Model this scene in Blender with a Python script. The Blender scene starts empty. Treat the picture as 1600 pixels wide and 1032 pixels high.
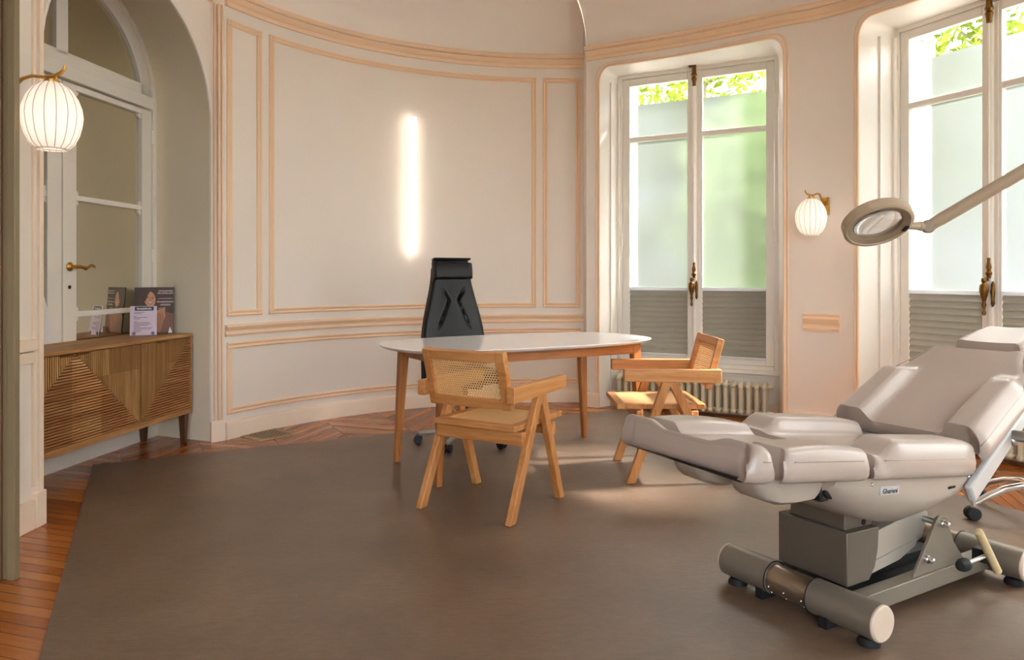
import bpy, bmesh, math, random
from mathutils import Vector, Matrix
PI = math.pi
rnd = random.Random(7)
sc = bpy.context.scene
COL = sc.collection

# ------------------------------------------------------------------ helpers
def V(*a): return Vector(a)
def T(x, y, z): return Matrix.Translation((x, y, z))
def RX(a): return Matrix.Rotation(a, 4, 'X')
def RY(a): return Matrix.Rotation(a, 4, 'Y')
def RZ(a): return Matrix.Rotation(a, 4, 'Z')
def frame_from(p, xdir, zdir=(0, 0, 1)):
    x = Vector(xdir).normalized(); z = Vector(zdir).normalized()
    y = z.cross(x).normalized(); z = x.cross(y)
    m = Matrix.Identity(4)
    for i, a in enumerate((x, y, z)):
        for r in range(3): m[r][i] = a[r]
    for r in range(3): m[r][3] = p[r]
    return m

class MB:
    def __init__(s, M=None): s.bm = bmesh.new(); s.M = M or Matrix.Identity(4); s.mi = 0
    def v(s, p): return s.bm.verts.new(s.M @ Vector(p))
    def f(s, vs):
        try:
            fc = s.bm.faces.new(vs); fc.material_index = s.mi; return fc
        except ValueError: return None
    def hexa(s, P):
        v = [s.v(p) for p in P]
        for q in ((0,3,2,1),(4,5,6,7),(0,1,5,4),(1,2,6,5),(2,3,7,6),(3,0,4,7)): s.f([v[i] for i in q])
    def box(s, c, d, R=None):
        R = R or Matrix.Identity(4); c = Vector(c); P = []
        for z in (-.5, .5):
            for x, y in ((-.5,-.5),(.5,-.5),(.5,.5),(-.5,.5)):
                P.append(c + (R @ Vector((x*d[0], y*d[1], z*d[2]))))
        s.hexa(P); return s
    def b2(s, lo, hi):
        return s.box([(a+b)/2 for a, b in zip(lo, hi)], [b-a for a, b in zip(lo, hi)])
    def beam(s, p, q, w, h, up=(0,0,1), w2=None, h2=None):
        p, q = Vector(p), Vector(q); d = (q-p).normalized(); up = Vector(up)
        sd = d.cross(up).normalized(); u = sd.cross(d); w2 = w2 or w; h2 = h2 or h; P = []
        for o, ww, hh in ((p, w, h), (q, w2, h2)):
            for a, b in ((-.5,-.5),(.5,-.5),(.5,.5),(-.5,.5)): P.append(o + sd*a*ww + u*b*hh)
        s.hexa(P); return s
    def post(s, p, q, a, c):
        """leaning post with level ends; a, c = (size x, size y) at p and q"""
        P = []
        for o, (wx, wy) in ((q, c), (p, a)):
            for x, y in ((-.5,-.5),(.5,-.5),(.5,.5),(-.5,.5)): P.append((o[0]+x*wx, o[1]+y*wy, o[2]))
        s.hexa(P); return s
    def tube(s, pts, r, n=10, caps=True, closed=False):
        pts = [Vector(p) for p in pts]; k = len(pts); rings = []
        rs = r if isinstance(r, (list, tuple)) else [r]*k
        prev = None
        for i, p in enumerate(pts):
            a = pts[i-1] if (i > 0 or closed) else p; b = pts[(i+1) % k] if (i < k-1 or closed) else p
            t = (b-a).normalized()
            if prev is None:
                ref = Vector((0,0,1)) if abs(t.z) < .9 else Vector((1,0,0)); nrm = t.cross(ref).normalized()
            else:
                nrm = prev - t*prev.dot(t)
                nrm = nrm.normalized() if nrm.length > 1e-6 else t.orthogonal().normalized()
            prev = nrm; bn = t.cross(nrm)
            rings.append([s.v(p + (nrm*math.cos(2*PI*j/n) + bn*math.sin(2*PI*j/n))*rs[i]) for j in range(n)])
        m = k if closed else k-1
        for i in range(m):
            A, B = rings[i], rings[(i+1) % k]
            for j in range(n): s.f([A[j], A[(j+1)%n], B[(j+1)%n], B[j]])
        if caps and not closed: s.f(rings[0][::-1]); s.f(rings[-1])
        return s
    def cyl(s, p, q, r, n=20, r2=None): return s.tube([p, q], [r, r2 if r2 is not None else r], n)
    def lathe(s, prof, M=None, n=24, cap=True, rfn=None):
        M = M or Matrix.Identity(4); rings = []
        for r, z in prof:
            rings.append([s.v(M @ Vector(((r*(rfn(2*PI*j/n) if rfn else 1))*math.cos(2*PI*j/n), (r*(rfn(2*PI*j/n) if rfn else 1))*math.sin(2*PI*j/n), z))) for j in range(n)])
        for A, B in zip(rings, rings[1:]):
            for j in range(n): s.f([A[j], A[(j+1)%n], B[(j+1)%n], B[j]])
        if cap: s.f(rings[0][::-1]); s.f(rings[-1])
        return s
    def ball(s, c, r, n=16, sq=(1,1,1)):
        prof = [(max(1e-4, math.sin(PI*i/n)), -math.cos(PI*i/n)) for i in range(n+1)]
        M = T(*c) @ Matrix.Diagonal((r*sq[0], r*sq[1], r*sq[2], 1)); return s.lathe(prof, M, n+4)
    def prism(s, poly, z0, z1, M=None):
        M = M or Matrix.Identity(4)
        a = [s.v(M @ Vector((x, y, z0))) for x, y in poly]; b = [s.v(M @ Vector((x, y, z1))) for x, y in poly]
        s.f(a[::-1]); s.f(b); n = len(poly)
        for i in range(n): s.f([a[i], a[(i+1)%n], b[(i+1)%n], b[i]])
        return s
    def loft(s, A, closed=False, caps=False):
        R = [[s.v(p) for p in row] for row in A]; n = len(A[0])
        for a, b in zip(R, R[1:]):
            for j in range(n if closed else n-1): s.f([a[j], a[(j+1)%n], b[(j+1)%n], b[j]])
        if caps: s.f(R[0][::-1]); s.f(R[-1])
        return s
    def sweep(s, path, prof, side=1, caps=True):
        """path: list of (x,y) ; prof: list of (offset to the left of travel * side, z)"""
        rows = []; k = len(path)
        for i in range(k):
            ts = []
            if i > 0: ts.append((Vector(path[i])-Vector(path[i-1])).normalized())
            if i < k-1: ts.append((Vector(path[i+1])-Vector(path[i])).normalized())
            t = sum(ts, Vector((0, 0))).normalized()
            nn = Vector((-t.y, t.x))*side; c = max(.5, abs(t.dot(ts[0])))
            rows.append([(path[i][0]+nn.x*o/c, path[i][1]+nn.y*o/c, z) for o, z in prof])
        return s.loft(rows, False, caps)
    def rectframe(s, x0, x1, z0, z1, w, y0, y1):
        s.b2((x0, y0, z0), (x0+w, y1, z1)); s.b2((x1-w, y0, z0), (x1, y1, z1))
        s.b2((x0+w, y0, z0), (x1-w, y1, z0+w)); s.b2((x0+w, y0, z1-w), (x1-w, y1, z1)); return s
    def build(s, name, mats, parent=None, smooth=35, bevel=0, recalc=True, seg=2):
        bm = s.bm
        if recalc: bmesh.ops.recalc_face_normals(bm, faces=bm.faces[:])
        me = bpy.data.meshes.new(name); bm.to_mesh(me); bm.free()
        for m in (mats if isinstance(mats, (list, tuple)) else [mats]): me.materials.append(m)
        if smooth:
            me.polygons.foreach_set('use_smooth', [True]*len(me.polygons))
            me.set_sharp_from_angle(angle=math.radians(smooth))
        o = bpy.data.objects.new(name, me); COL.objects.link(o)
        if parent: o.parent = parent
        if bevel:
            b = o.modifiers.new('bevel', 'BEVEL'); b.width = bevel; b.segments = seg; b.limit_method = 'ANGLE'; b.angle_limit = math.radians(40)
        return o

def thing(name, label, cat, loc=(0,0,0), rz=0, group=None):
    o = bpy.data.objects.new(name, None); COL.objects.link(o); o.empty_display_size = .1
    o.location = loc; o.rotation_euler = (0, 0, rz)
    return tag(o, label, cat, group)
def tag(o, label, cat, group=None, kind=None):
    o['label'] = label; o['category'] = cat
    if group: o['group'] = group
    if kind: o['kind'] = kind
    return o
def struct(o): o['kind'] = 'structure'; return o
def lab(o, t): o['label'] = t; return o
def dup(o, parent=None):
    c = o.copy(); COL.objects.link(c)
    if parent: c.parent = parent
    for ch in list(o.children): dup(ch, c)
    return c
def text(name, s, size, M, mat, parent, align='LEFT', ext=.0004):
    cu = bpy.data.curves.new(name, 'FONT'); cu.body = s; cu.size = size; cu.align_x = align; cu.extrude = ext
    t = bpy.data.objects.new('tmp', cu); COL.objects.link(t)
    dg = bpy.context.evaluated_depsgraph_get()
    me = bpy.data.meshes.new_from_object(t.evaluated_get(dg)); bpy.data.objects.remove(t)
    me.transform(M); me.materials.clear(); me.materials.append(mat)
    o = bpy.data.objects.new(name, me); COL.objects.link(o); o.parent = parent
    return o

# ------------------------------------------------------------------ materials
def s2l(c):
    return tuple(((x/255)/12.92 if x/255 <= .04045 else ((x/255+.055)/1.055)**2.4) for x in c)
class NT:
    def __init__(s, name):
        s.m = bpy.data.materials.new(name); s.m.use_nodes = True; s.t = s.m.node_tree; s.t.nodes.clear()
        s.out = s.t.nodes.new('ShaderNodeOutputMaterial')
    def n(s, ty, **kw):
        nd = s.t.nodes.new(ty)
        for k, v in kw.items():
            if k.startswith('i_'):
                key = k[2:]; key = int(key) if key.isdigit() else key.replace('_', ' ')
                s.put(nd.inputs[key], v)
            else: setattr(nd, k, v)
        return nd
    def put(s, inp, v):
        if isinstance(v, bpy.types.NodeSocket): s.t.links.new(v, inp)
        elif isinstance(v, bpy.types.Node): s.t.links.new(v.outputs[0], inp)
        else:
            if isinstance(v, tuple) and len(v) == 3 and inp.type == 'RGBA': v = (*v, 1)
            inp.default_value = v
    def math(s, op, a, b=None, c=None):
        nd = s.t.nodes.new('ShaderNodeMath'); nd.operation = op
        s.put(nd.inputs[0], a)
        if b is not None: s.put(nd.inputs[1], b)
        if c is not None: s.put(nd.inputs[2], c)
        return nd.outputs[0]
    def mix(s, fac, a, b, mode='MIX'):
        nd = s.t.nodes.new('ShaderNodeMix'); nd.data_type = 'RGBA'; nd.blend_type = mode
        s.put(nd.inputs[0], fac); s.put(nd.inputs[6], a); s.put(nd.inputs[7], b); return nd.outputs[2]
    def ramp(s, fac, stops):
        nd = s.t.nodes.new('ShaderNodeValToRGB'); s.put(nd.inputs[0], fac); e = nd.color_ramp.elements
        while len(e) < len(stops): e.new(.5)
        for el, (p, c) in zip(e, stops): el.position = p; el.color = (*c, 1) if len(c) == 3 else c
        return nd.outputs[0]
    def noise(s, vec, scale, detail=3, rough=.5):
        nd = s.n('ShaderNodeTexNoise'); s.put(nd.inputs['Vector'], vec); nd.inputs['Scale'].default_value = scale
        nd.inputs['Detail'].default_value = detail; nd.inputs['Roughness'].default_value = rough; return nd.outputs[0]
    def coord(s, scale=(1,1,1), rot=(0,0,0), kind='Object'):
        tc = s.n('ShaderNodeTexCoord'); mp = s.n('ShaderNodeMapping'); s.put(mp.inputs[0], tc.outputs[kind])
        mp.inputs['Scale'].default_value = scale; mp.inputs['Rotation'].default_value = rot; return mp.outputs[0]
    def bsdf(s, col, rough=.5, metal=0, spec=.5, bump=None, bstr=.2, bdist=.01, **kw):
        b = s.n('ShaderNodeBsdfPrincipled'); s.put(b.inputs['Base Color'], col); s.put(b.inputs['Roughness'], rough)
        b.inputs['Metallic'].default_value = metal; b.inputs['Specular IOR Level'].default_value = spec
        for k, v in kw.items(): s.put(b.inputs[k.replace('_', ' ')], v)
        if bump is not None:
            bp = s.n('ShaderNodeBump'); bp.inputs['Strength'].default_value = bstr; bp.inputs['Distance'].default_value = bdist
            s.put(bp.inputs['Height'], bump); s.put(b.inputs['Normal'], bp.outputs[0])
        s.put(s.out.inputs[0], b.outputs[0]); return s.m
def simple(name, rgb, rough=.5, metal=0, spec=.5, var=.04, scale=6, **kw):
    t = NT(name); c = s2l(rgb); v = t.coord()
    n = t.noise(v, scale, 4)
    col = t.mix(n, tuple(x*(1-var) for x in c), tuple(min(1, x*(1+var)) for x in c))
    return t.bsdf(col, rough, metal, spec, **kw)
def wood(name, c1, c2, c3, axis='x', rough=.42, fine=1.0, plank=0):
    t = NT(name); S = {'x': (1.2, 16, 16), 'y': (16, 1.2, 16), 'z': (16, 16, 1.2)}[axis]
    v = t.coord(tuple(a*fine for a in S)); n1 = t.noise(v, 1.6, 5, .6)
    v2 = t.coord(tuple(a*fine*5 for a in S)); n2 = t.noise(v2, 2.0, 3, .6)
    k = t.math('ADD', t.math('MULTIPLY', n1, .75), t.math('MULTIPLY', n2, .25))
    col = t.ramp(k, [(.3, s2l(c1)), (.5, s2l(c2)), (.7, s2l(c3))])
    if plank:
        pv = t.coord((plank, plank, plank)); w = t.n('ShaderNodeTexWhiteNoise', noise_dimensions='3D')
        sn = t.n('ShaderNodeVectorMath', operation='FLOOR'); t.put(sn.inputs[0], pv); t.put(w.inputs['Vector'], sn.outputs[0])
        col = t.mix(t.math('MULTIPLY', w.outputs[0], .75), col, s2l(c1))
    return t.bsdf(col, rough, 0, .4, bump=n2, bstr=.08, bdist=.002)

M = {}
def mk_wall():
    t = NT('wall_paint'); v = t.coord(kind='Object'); n = t.noise(v, 2.2, 4); n2 = t.noise(v, 160, 2)
    return t.bsdf(t.mix(n, s2l((238, 228, 217)), s2l((243, 234, 224))), .62, 0, .3, bump=n2, bstr=.05, bdist=.002)
M['wall'] = mk_wall()
M['trimwhite'] = simple('white_lacquer', (238, 233, 224), .4, var=.03)
M['alcove'] = simple('alcove_paint', (244, 234, 212), .5, var=.05, scale=2)
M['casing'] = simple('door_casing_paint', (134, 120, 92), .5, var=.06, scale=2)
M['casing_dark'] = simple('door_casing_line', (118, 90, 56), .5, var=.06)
M['peach'] = simple('peach_moulding_paint', (244, 213, 180), .5, var=.05, scale=3)
M['peachlight'] = simple('pale_peach_paint', (243, 224, 203), .5, var=.05, scale=3)
M['ceil'] = simple('ceiling_paint', (244, 236, 228), .8, var=.05, scale=1.2)
M['window'] = simple('window_paint', (240, 236, 228), .4, var=.04, scale=3)
M['radiator'] = simple('radiator_enamel', (222, 212, 186), .4, var=.05)
def mk_floor():
    t = NT('chevron_parquet'); tc = t.n('ShaderNodeTexCoord'); mp = t.n('ShaderNodeMapping'); t.put(mp.inputs[0], tc.outputs['Object'])
    mp.inputs['Rotation'].default_value = (0, 0, math.radians(-28))
    sp = t.n('ShaderNodeSeparateXYZ'); t.put(sp.inputs[0], mp.outputs[0])
    W = .5; x = t.math('DIVIDE', sp.outputs[0], W); k = t.math('FLOOR', x); fx = t.math('SUBTRACT', x, k)
    tri = t.math('ABSOLUTE', t.math('SUBTRACT', t.math('FLOORED_MODULO', x, 2.0), 1.0))
    yy = t.math('DIVIDE', t.math('ADD', sp.outputs[1], t.math('MULTIPLY', tri, W*1.0)), .085)
    pid = t.math('FLOOR', yy); fy = t.math('SUBTRACT', yy, pid)
    cm = t.n('ShaderNodeCombineXYZ'); t.put(cm.inputs[0], pid); t.put(cm.inputs[1], k)
    wn = t.n('ShaderNodeTexWhiteNoise', noise_dimensions='2D'); t.put(wn.inputs['Vector'], cm.outputs[0])
    gv = t.n('ShaderNodeCombineXYZ'); t.put(gv.inputs[0], t.math('MULTIPLY', x, 2.0)); t.put(gv.inputs[1], t.math('MULTIPLY', yy, 3.5)); t.put(gv.inputs[2], t.math('MULTIPLY', wn.outputs[0], 30))
    g = t.noise(gv.outputs[0], 2.0, 5, .6)
    kk = t.math('ADD', t.math('MULTIPLY', wn.outputs[0], .5), t.math('MULTIPLY', g, .5))
    col = t.ramp(kk, [(.2, s2l((128, 66, 23))), (.5, s2l((160, 90, 36))), (.8, s2l((186, 117, 53)))])
    e = t.math('MAXIMUM', t.math('LESS_THAN', fy, .06), t.math('MAXIMUM', t.math('LESS_THAN', fx, .008), t.math('GREATER_THAN', fx, .992)))
    col = t.mix(t.math('MULTIPLY', e, .75), col, s2l((58, 28, 10)))
    return t.bsdf(col, t.math('ADD', t.math('MULTIPLY', g, .14), .17), 0, .5, bump=t.math('SUBTRACT', 1.0, e), bstr=.25, bdist=.002)
M['floor'] = mk_floor()
def mk_rug():
    t = NT('taupe_carpet'); v = t.coord((1, 1, 1)); a = t.noise(v, 1.4, 4, .6)
    v2 = t.coord((12, 26, 12), (0, 0, math.radians(-8))); b = t.noise(v2, 1.8, 5, .7); c = t.noise(v, 420, 2)
    k = t.math('ADD', t.math('ADD', t.math('MULTIPLY', a, .5), t.math('MULTIPLY', b, .28)), t.math('MULTIPLY', c, .22))
    col = t.ramp(k, [(.3, s2l((78, 60, 45))), (.52, s2l((112, 90, 72))), (.72, s2l((142, 119, 100)))])
    return t.bsdf(col, .40, 0, .9, bump=c, bstr=.25, bdist=.002)
M['rug'] = mk_rug()
W1 = ((168, 102, 48), (194, 133, 76), (212, 158, 102))
for a in 'xyz': M['oak_'+a] = wood('chair_ash_'+a, *W1, axis=a)
W2 = ((142, 82, 38), (176, 112, 58), (198, 138, 80))
for a in 'xyz': M['desk_'+a] = wood('desk_oak_'+a, *W2, axis=a)
W3 = ((122, 80, 44), (172, 124, 74), (204, 162, 108))
M['side_x'] = wood('sideboard_mango', *W3, axis='x', rough=.5)
M['side_z'] = wood('sideboard_rib_upright', (130, 88, 48), (184, 138, 84), (214, 174, 118), axis='z', rough=.55, fine=.7, plank=3.3)
M['side_h'] = wood('sideboard_rib_level', (140, 84, 40), (190, 136, 80), (220, 178, 122), axis='x', rough=.55, fine=.7, plank=4.1)
M['side_leg'] = wood('sideboard_leg_dark', (58, 36, 20), (82, 52, 30), (104, 70, 42), axis='z', rough=.5)
M['cane'] = simple('woven_cane', (226, 182, 124), .5, var=.14, scale=180)
M['desktop'] = simple('white_laminate', (246, 246, 246), .14, spec=.5, var=.01)
def leather(name, rgb, rough, scale=140, bs=.12, spec=.5):
    t = NT(name); v = t.coord(); n = t.noise(v, scale, 3); a = t.noise(v, 5, 3); c = s2l(rgb)
    w = t.noise(t.coord((3, 14, 14)), 1.5, 4)
    col = t.mix(a, tuple(x*.92 for x in c), tuple(x*1.06 for x in c))
    return t.bsdf(col, rough, 0, spec, bump=t.math('ADD', n, t.math('MULTIPLY', w, 1.5)), bstr=bs, bdist=.002)
M['taupe'] = leather('taupe_upholstery', (173, 158, 147), .31, spec=.6, bs=.10)
M['taupe_seam'] = simple('taupe_piping', (150, 132, 118), .5)
M['black'] = leather('black_leather', (9, 9, 10), .40, spec=.42, bs=.06)
M['blackplastic'] = simple('black_plastic', (22, 22, 24), .4)
M['rubber'] = simple('black_rubber', (18, 18, 19), .7)
M['shell'] = simple('warm_grey_shell', (176, 164, 150), .38, var=.02)
M['frame'] = simple('bronze_grey_paint', (128, 119, 106), .42, .35, var=.03)
M['frame_light'] = simple('pale_grey_paint', (168, 160, 148), .4, .25, var=.03)
M['column'] = simple('dark_lift_paint', (104, 94, 82), .42, .3, var=.03)
M['bronze'] = simple('brushed_bronze_tube', (160, 145, 126), .3, .85, var=.06, scale=20)
M['cap'] = simple('beige_end_cap', (214, 194, 174), .45)
M['strut'] = simple('silver_grey_plastic', (190, 190, 188), .4)
M['chrome'] = simple('chrome', (225, 222, 222), .1, 1.0, var=.01)
M['alu'] = simple('aluminium', (190, 190, 190), .28, 1.0, var=.02)
M['brass'] = simple('brass', (196, 148, 70), .28, 1.0, var=.1, scale=30)
M['oldbrass'] = simple('aged_brass', (120, 84, 40), .35, .9, var=.3, scale=60)
M['lampbody'] = simple('lamp_putty_plastic', (176, 156, 130), .4)
M['lampdark'] = simple('lamp_ring_diffuser', (146, 128, 104), .5)
M['dark'] = simple('gap_shade_black', (16, 14, 12), .8)  # near-black stands in for unlit depth; lettering and switch share it
M['grille'] = simple('vent_frame_metal', (176, 150, 116), .5, .3)
M['rope'] = simple('ribbed_pedal_rubber', (206, 186, 142), .6, var=.1)
M['paper'] = simple('white_card', (236, 235, 236), .5, var=.01)
M['lilac'] = simple('lilac_paper', (214, 198, 216), .5, var=.03)
M['ink'] = simple('violet_grey_ink', (128, 108, 138), .6)
M['navy'] = simple('navy_band', (52, 48, 66), .6)
M['posterbg'] = simple('poster_brown', (64, 42, 38), .5, var=.2, scale=14)
M['posterwarm'] = simple('poster_warm_brown', (128, 82, 62), .5, var=.1, scale=14)
M['skin'] = simple('poster_skin', (202, 146, 112), .5, var=.1, scale=20)
M['skin2'] = simple('poster_skin_tan', (176, 118, 84), .5, var=.1, scale=20)
M['hair'] = simple('poster_hair', (74, 44, 30), .5, var=.2, scale=30)
M['lip'] = simple('poster_lip', (150, 72, 66), .5)
M['teeth'] = simple('poster_teeth', (240, 228, 216), .5)
M['printtext'] = simple('poster_print', (196, 176, 168), .5)
M['stone'] = simple('facade_stone', (226, 218, 204), .8, var=.06)
M['sky_screen'] = simple('sky_screen_stone', (196, 200, 206), .85, var=.1, scale=.4)
M['street'] = simple('street_asphalt', (120, 118, 112), .9)
M['hedge'] = simple('hedge_green', (92, 120, 52), .8, var=.3, scale=4)
M['bark'] = simple('tree_bark', (104, 96, 78), .9, var=.2, scale=8)
M['shutter'] = simple('shutter_white', (236, 236, 232), .5)
def mk_mirror():
    t = NT('aged_mirror'); v = t.coord(); n = t.noise(v, 9, 5, .7); n2 = t.noise(v, 1.1, 3)
    spot = t.math('GREATER_THAN', n, .735)
    col = t.mix(n2, s2l((232, 227, 208)), s2l((238, 233, 216)))
    col = t.mix(spot, col, s2l((70, 62, 48)))
    return t.bsdf(col, .035, 1.0, .5)
M['mirror'] = mk_mirror()
def mk_glass():
    t = NT('clear_pane'); tr = t.n('ShaderNodeBsdfTransparent'); gl = t.n('ShaderNodeBsdfGlossy'); gl.inputs['Roughness'].default_value = .02
    lw = t.n('ShaderNodeLayerWeight'); lw.inputs[0].default_value = .5; mx = t.n('ShaderNodeMixShader'); fr = t.math('ADD', .04, t.math('MULTIPLY', .6, t.math('POWER', lw.outputs['Facing'], 5.0)))
    t.put(mx.inputs[0], fr); t.put(mx.inputs[1], tr.outputs[0]); t.put(mx.inputs[2], gl.outputs[0]); t.put(t.out.inputs[0], mx.outputs[0]); return t.m
M['glass'] = mk_glass()
def mk_film(name, k):
    t = NT(name); n = t.noise(t.coord(), 3, 3)
    tl = t.n('ShaderNodeBsdfTranslucent'); t.put(tl.inputs[0], t.mix(n, tuple(k*a for a in (.20, .208, .205)), tuple(k*a for a in (.22, .228, .226))))
    rf = t.n('ShaderNodeBsdfRefraction'); rf.inputs['Roughness'].default_value = .48; rf.inputs['IOR'].default_value = 1.15; rf.inputs[0].default_value = (.36, .38, .365, 1)
    df = t.n('ShaderNodeBsdfDiffuse'); df.inputs[0].default_value = (.75, .75, .74, 1)
    m1 = t.n('ShaderNodeMixShader'); m1.inputs[0].default_value = .6; t.put(m1.inputs[1], tl.outputs[0]); t.put(m1.inputs[2], rf.outputs[0])
    m2 = t.n('ShaderNodeMixShader'); m2.inputs[0].default_value = .15; t.put(m2.inputs[1], m1.outputs[0]); t.put(m2.inputs[2], df.outputs[0])
    t.put(t.out.inputs[0], m2.outputs[0]); return t.m
M['film'] = mk_film('frosted_film', .26); M['fill_film'] = mk_film('fill_light_film', 2.7)  # second film passes extra daylight, added as fill in unseen windows
def mk_translucent(name, rgb, trans, tcol, fac, rough=.8):
    t = NT(name); d = t.n('ShaderNodeBsdfDiffuse'); n = t.noise(t.coord(), 3, 4)
    c = s2l(rgb); t.put(d.inputs[0], t.mix(n, tuple(x*.8 for x in c), tuple(min(1, x*1.15) for x in c)))
    r = t.n('ShaderNodeBsdfTranslucent'); r.inputs[0].default_value = (*s2l(tcol), 1)
    m = t.n('ShaderNodeMixShader'); m.inputs[0].default_value = fac; t.put(m.inputs[1], d.outputs[0]); t.put(m.inputs[2], r.outputs[0]); t.put(t.out.inputs[0], m.outputs[0]); return t.m
M['blind'] = mk_translucent('grey_pleated_fabric', (150, 144, 134), 0, (140, 132, 120), .12)
M['blindrail'] = mk_translucent('white_blind_rail', (235, 236, 238), 0, (235, 236, 238), .3)
M['leaf'] = mk_translucent('leaf_green', (84, 104, 30), 0, (120, 140, 40), .5)
M['leaf2'] = mk_translucent('leaf_yellow_green', (92, 110, 34), 0, (136, 146, 50), .5)
M['leaf3'] = mk_translucent('shrub_leaf_green', (172, 190, 136), 0, (196, 216, 150), .5)
M['shade'] = mk_translucent('white_pleated_shade', (240, 234, 228), 0, (250, 242, 232), .36)
def emit(name, rgb, st):
    t = NT(name); e = t.n('ShaderNodeEmission'); e.inputs[0].default_value = (*rgb, 1); e.inputs[1].default_value = st; t.put(t.out.inputs[0], e.outputs[0]); return t.m
M['led'] = emit('led_tube', (1.0, .88, .74), 1.9)
M['bulb'] = emit('warm_bulb', (1.0, .90, .80), 4.2)
def mk_lens():
    t = NT('magnifier_lens'); g = t.n('ShaderNodeBsdfGlass'); g.inputs['IOR'].default_value = 1.4; g.inputs['Roughness'].default_value = .01
    gl = t.n('ShaderNodeBsdfGlossy'); gl.inputs['Roughness'].default_value = .03; m = t.n('ShaderNodeMixShader'); m.inputs[0].default_value = .35
    t.put(m.inputs[1], g.outputs[0]); t.put(m.inputs[2], gl.outputs[0]); t.put(t.out.inputs[0], m.outputs[0]); return t.m
M['lens'] = mk_lens()

# ------------------------------------------------------------------ plan of the room
LC = Vector((.416, 4.29)); LR = 2.77
def arc(a0, a1, n, r=LR): return [(LC.x+r*math.cos(math.radians(a0+(a1-a0)*i/n)), LC.y+r*math.sin(math.radians(a0+(a1-a0)*i/n))) for i in range(n+1)]
A0, A1 = 156.0, 84.4
def ang_at(u):   # bearing on the back wall seen in the column u of the photograph
    lo, hi = A1, A0
    for _ in range(50):
        m = (lo+hi)/2; x = LC.x+LR*math.cos(math.radians(m)); y = LC.y+LR*math.sin(math.radians(m))
        if x/y > (u-800)/1150: lo = m
        else: hi = m
    return (lo+hi)/2
CT = [(.69,6.82),(.80,6.765),(1.50,6.37),(2.17,5.87),(2.40,5.70),(2.58,5.49),(2.95,4.88),(3.22,4.15),(3.36,3.75),(3.44,3.45),(3.50,2.70),(3.45,1.95),(3.45,1.6)]
def cr(p0, p1, p2, p3, t):
    p0, p1, p2, p3 = map(Vector, (p0, p1, p2, p3))
    return tuple(.5*((2*p1)+(p2-p0)*t+(2*p0-5*p1+4*p2-p3)*t*t+(3*p1-p0-3*p2+p3)*t**3))
def bay(t):
    i = min(int(t), len(CT)-2); f = t-i; g = lambda k: CT[max(0, min(len(CT)-1, k))]
    return cr(g(i-1), g(i), g(i+1), g(i+2), f)
def bayrange(a, b, n): return [bay(a+(b-a)*i/n) for i in range(n+1)]
ZC = 3.2      # underside of the cornice
ZT = 3.72     # ceiling
J0, J1 = Vector((-2.29, 3.57)), Vector((-2.20, 5.36))     # alcove jambs

# floor, ceiling
PLAN = [(-4.2,-2.75),(3.66,-2.75),(3.92,2.0),(3.92,3.55),(3.62,4.25),(2.98,5.72),(2.32,6.34),(1.02,7.03),(.2,7.2),(-1.2,7.1),(-2.3,6.4),(-3.1,5.8),(-4.2,5.0)]
b = MB(); b.f([b.v((x,y,0)) for x, y in PLAN]); struct(b.build('floor', M['floor']))
b = MB(); b.f([b.v((x,y,ZT)) for x, y in PLAN]); struct(b.build('ceiling', M['ceil']))

def strip(b, path, z0, z1): b.loft([[(x, y, z0), (x, y, z1)] for x, y in path])
# curved back wall
b = MB(); strip(b, arc(A0, A1, 40), 0, ZC+.12); struct(b.build('wall_back', M['wall'], recalc=False))
# bay wall with the windows
HT = 3.13; CR = .16
def opening(t0, t1, n=8):
    """outline of a window opening on the bay wall: up the left side, round the corners, down the right"""
    L = (Vector(bay(t1))-Vector(bay(t0))).length; pts = []
    for i in range(n+1): pts.append((0, HT-CR, i/n))
    out = [(0.0, .0)]
    for i in range(n+1):
        a = PI - (PI/2)*i/n; out.append(((CR+CR*math.cos(a))/L, HT-CR+CR*math.sin(a)))
    for i in range(1, 12): out.append(((CR+(L-2*CR)*i/12)/L, HT))
    for i in range(n+1):
        a = PI/2 - (PI/2)*i/n; out.append(((L-CR+CR*math.cos(a))/L, HT-CR+CR*math.sin(a)))
    out.append((1.0, .0))
    res = []
    for s_, z in out:
        x, y = bay(t0+(t1-t0)*s_); res.append((x, y, z))
    return res
OPEN = [(1, 3), (5, 7), (9, 11)]
b = MB()
strip(b, [arc(A0, A1, 40)[-1], CT[0]], 0, ZT)
strip(b, bayrange(0, 1, 3), 0, ZC+.12); strip(b, bayrange(3, 5, 10), 0, ZC+.12); strip(b, bayrange(7, 9, 10), 0, ZC+.12); strip(b, bayrange(11, 12, 3), 0, ZC+.12)
for t0, t1 in OPEN:
    o = opening(t0, t1)[1:-1]
    b.loft([[(x, y, z), (x, y, ZC+.12)] for x, y, z in o])
struct(b.build('wall_bay', M['wall']))
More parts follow.
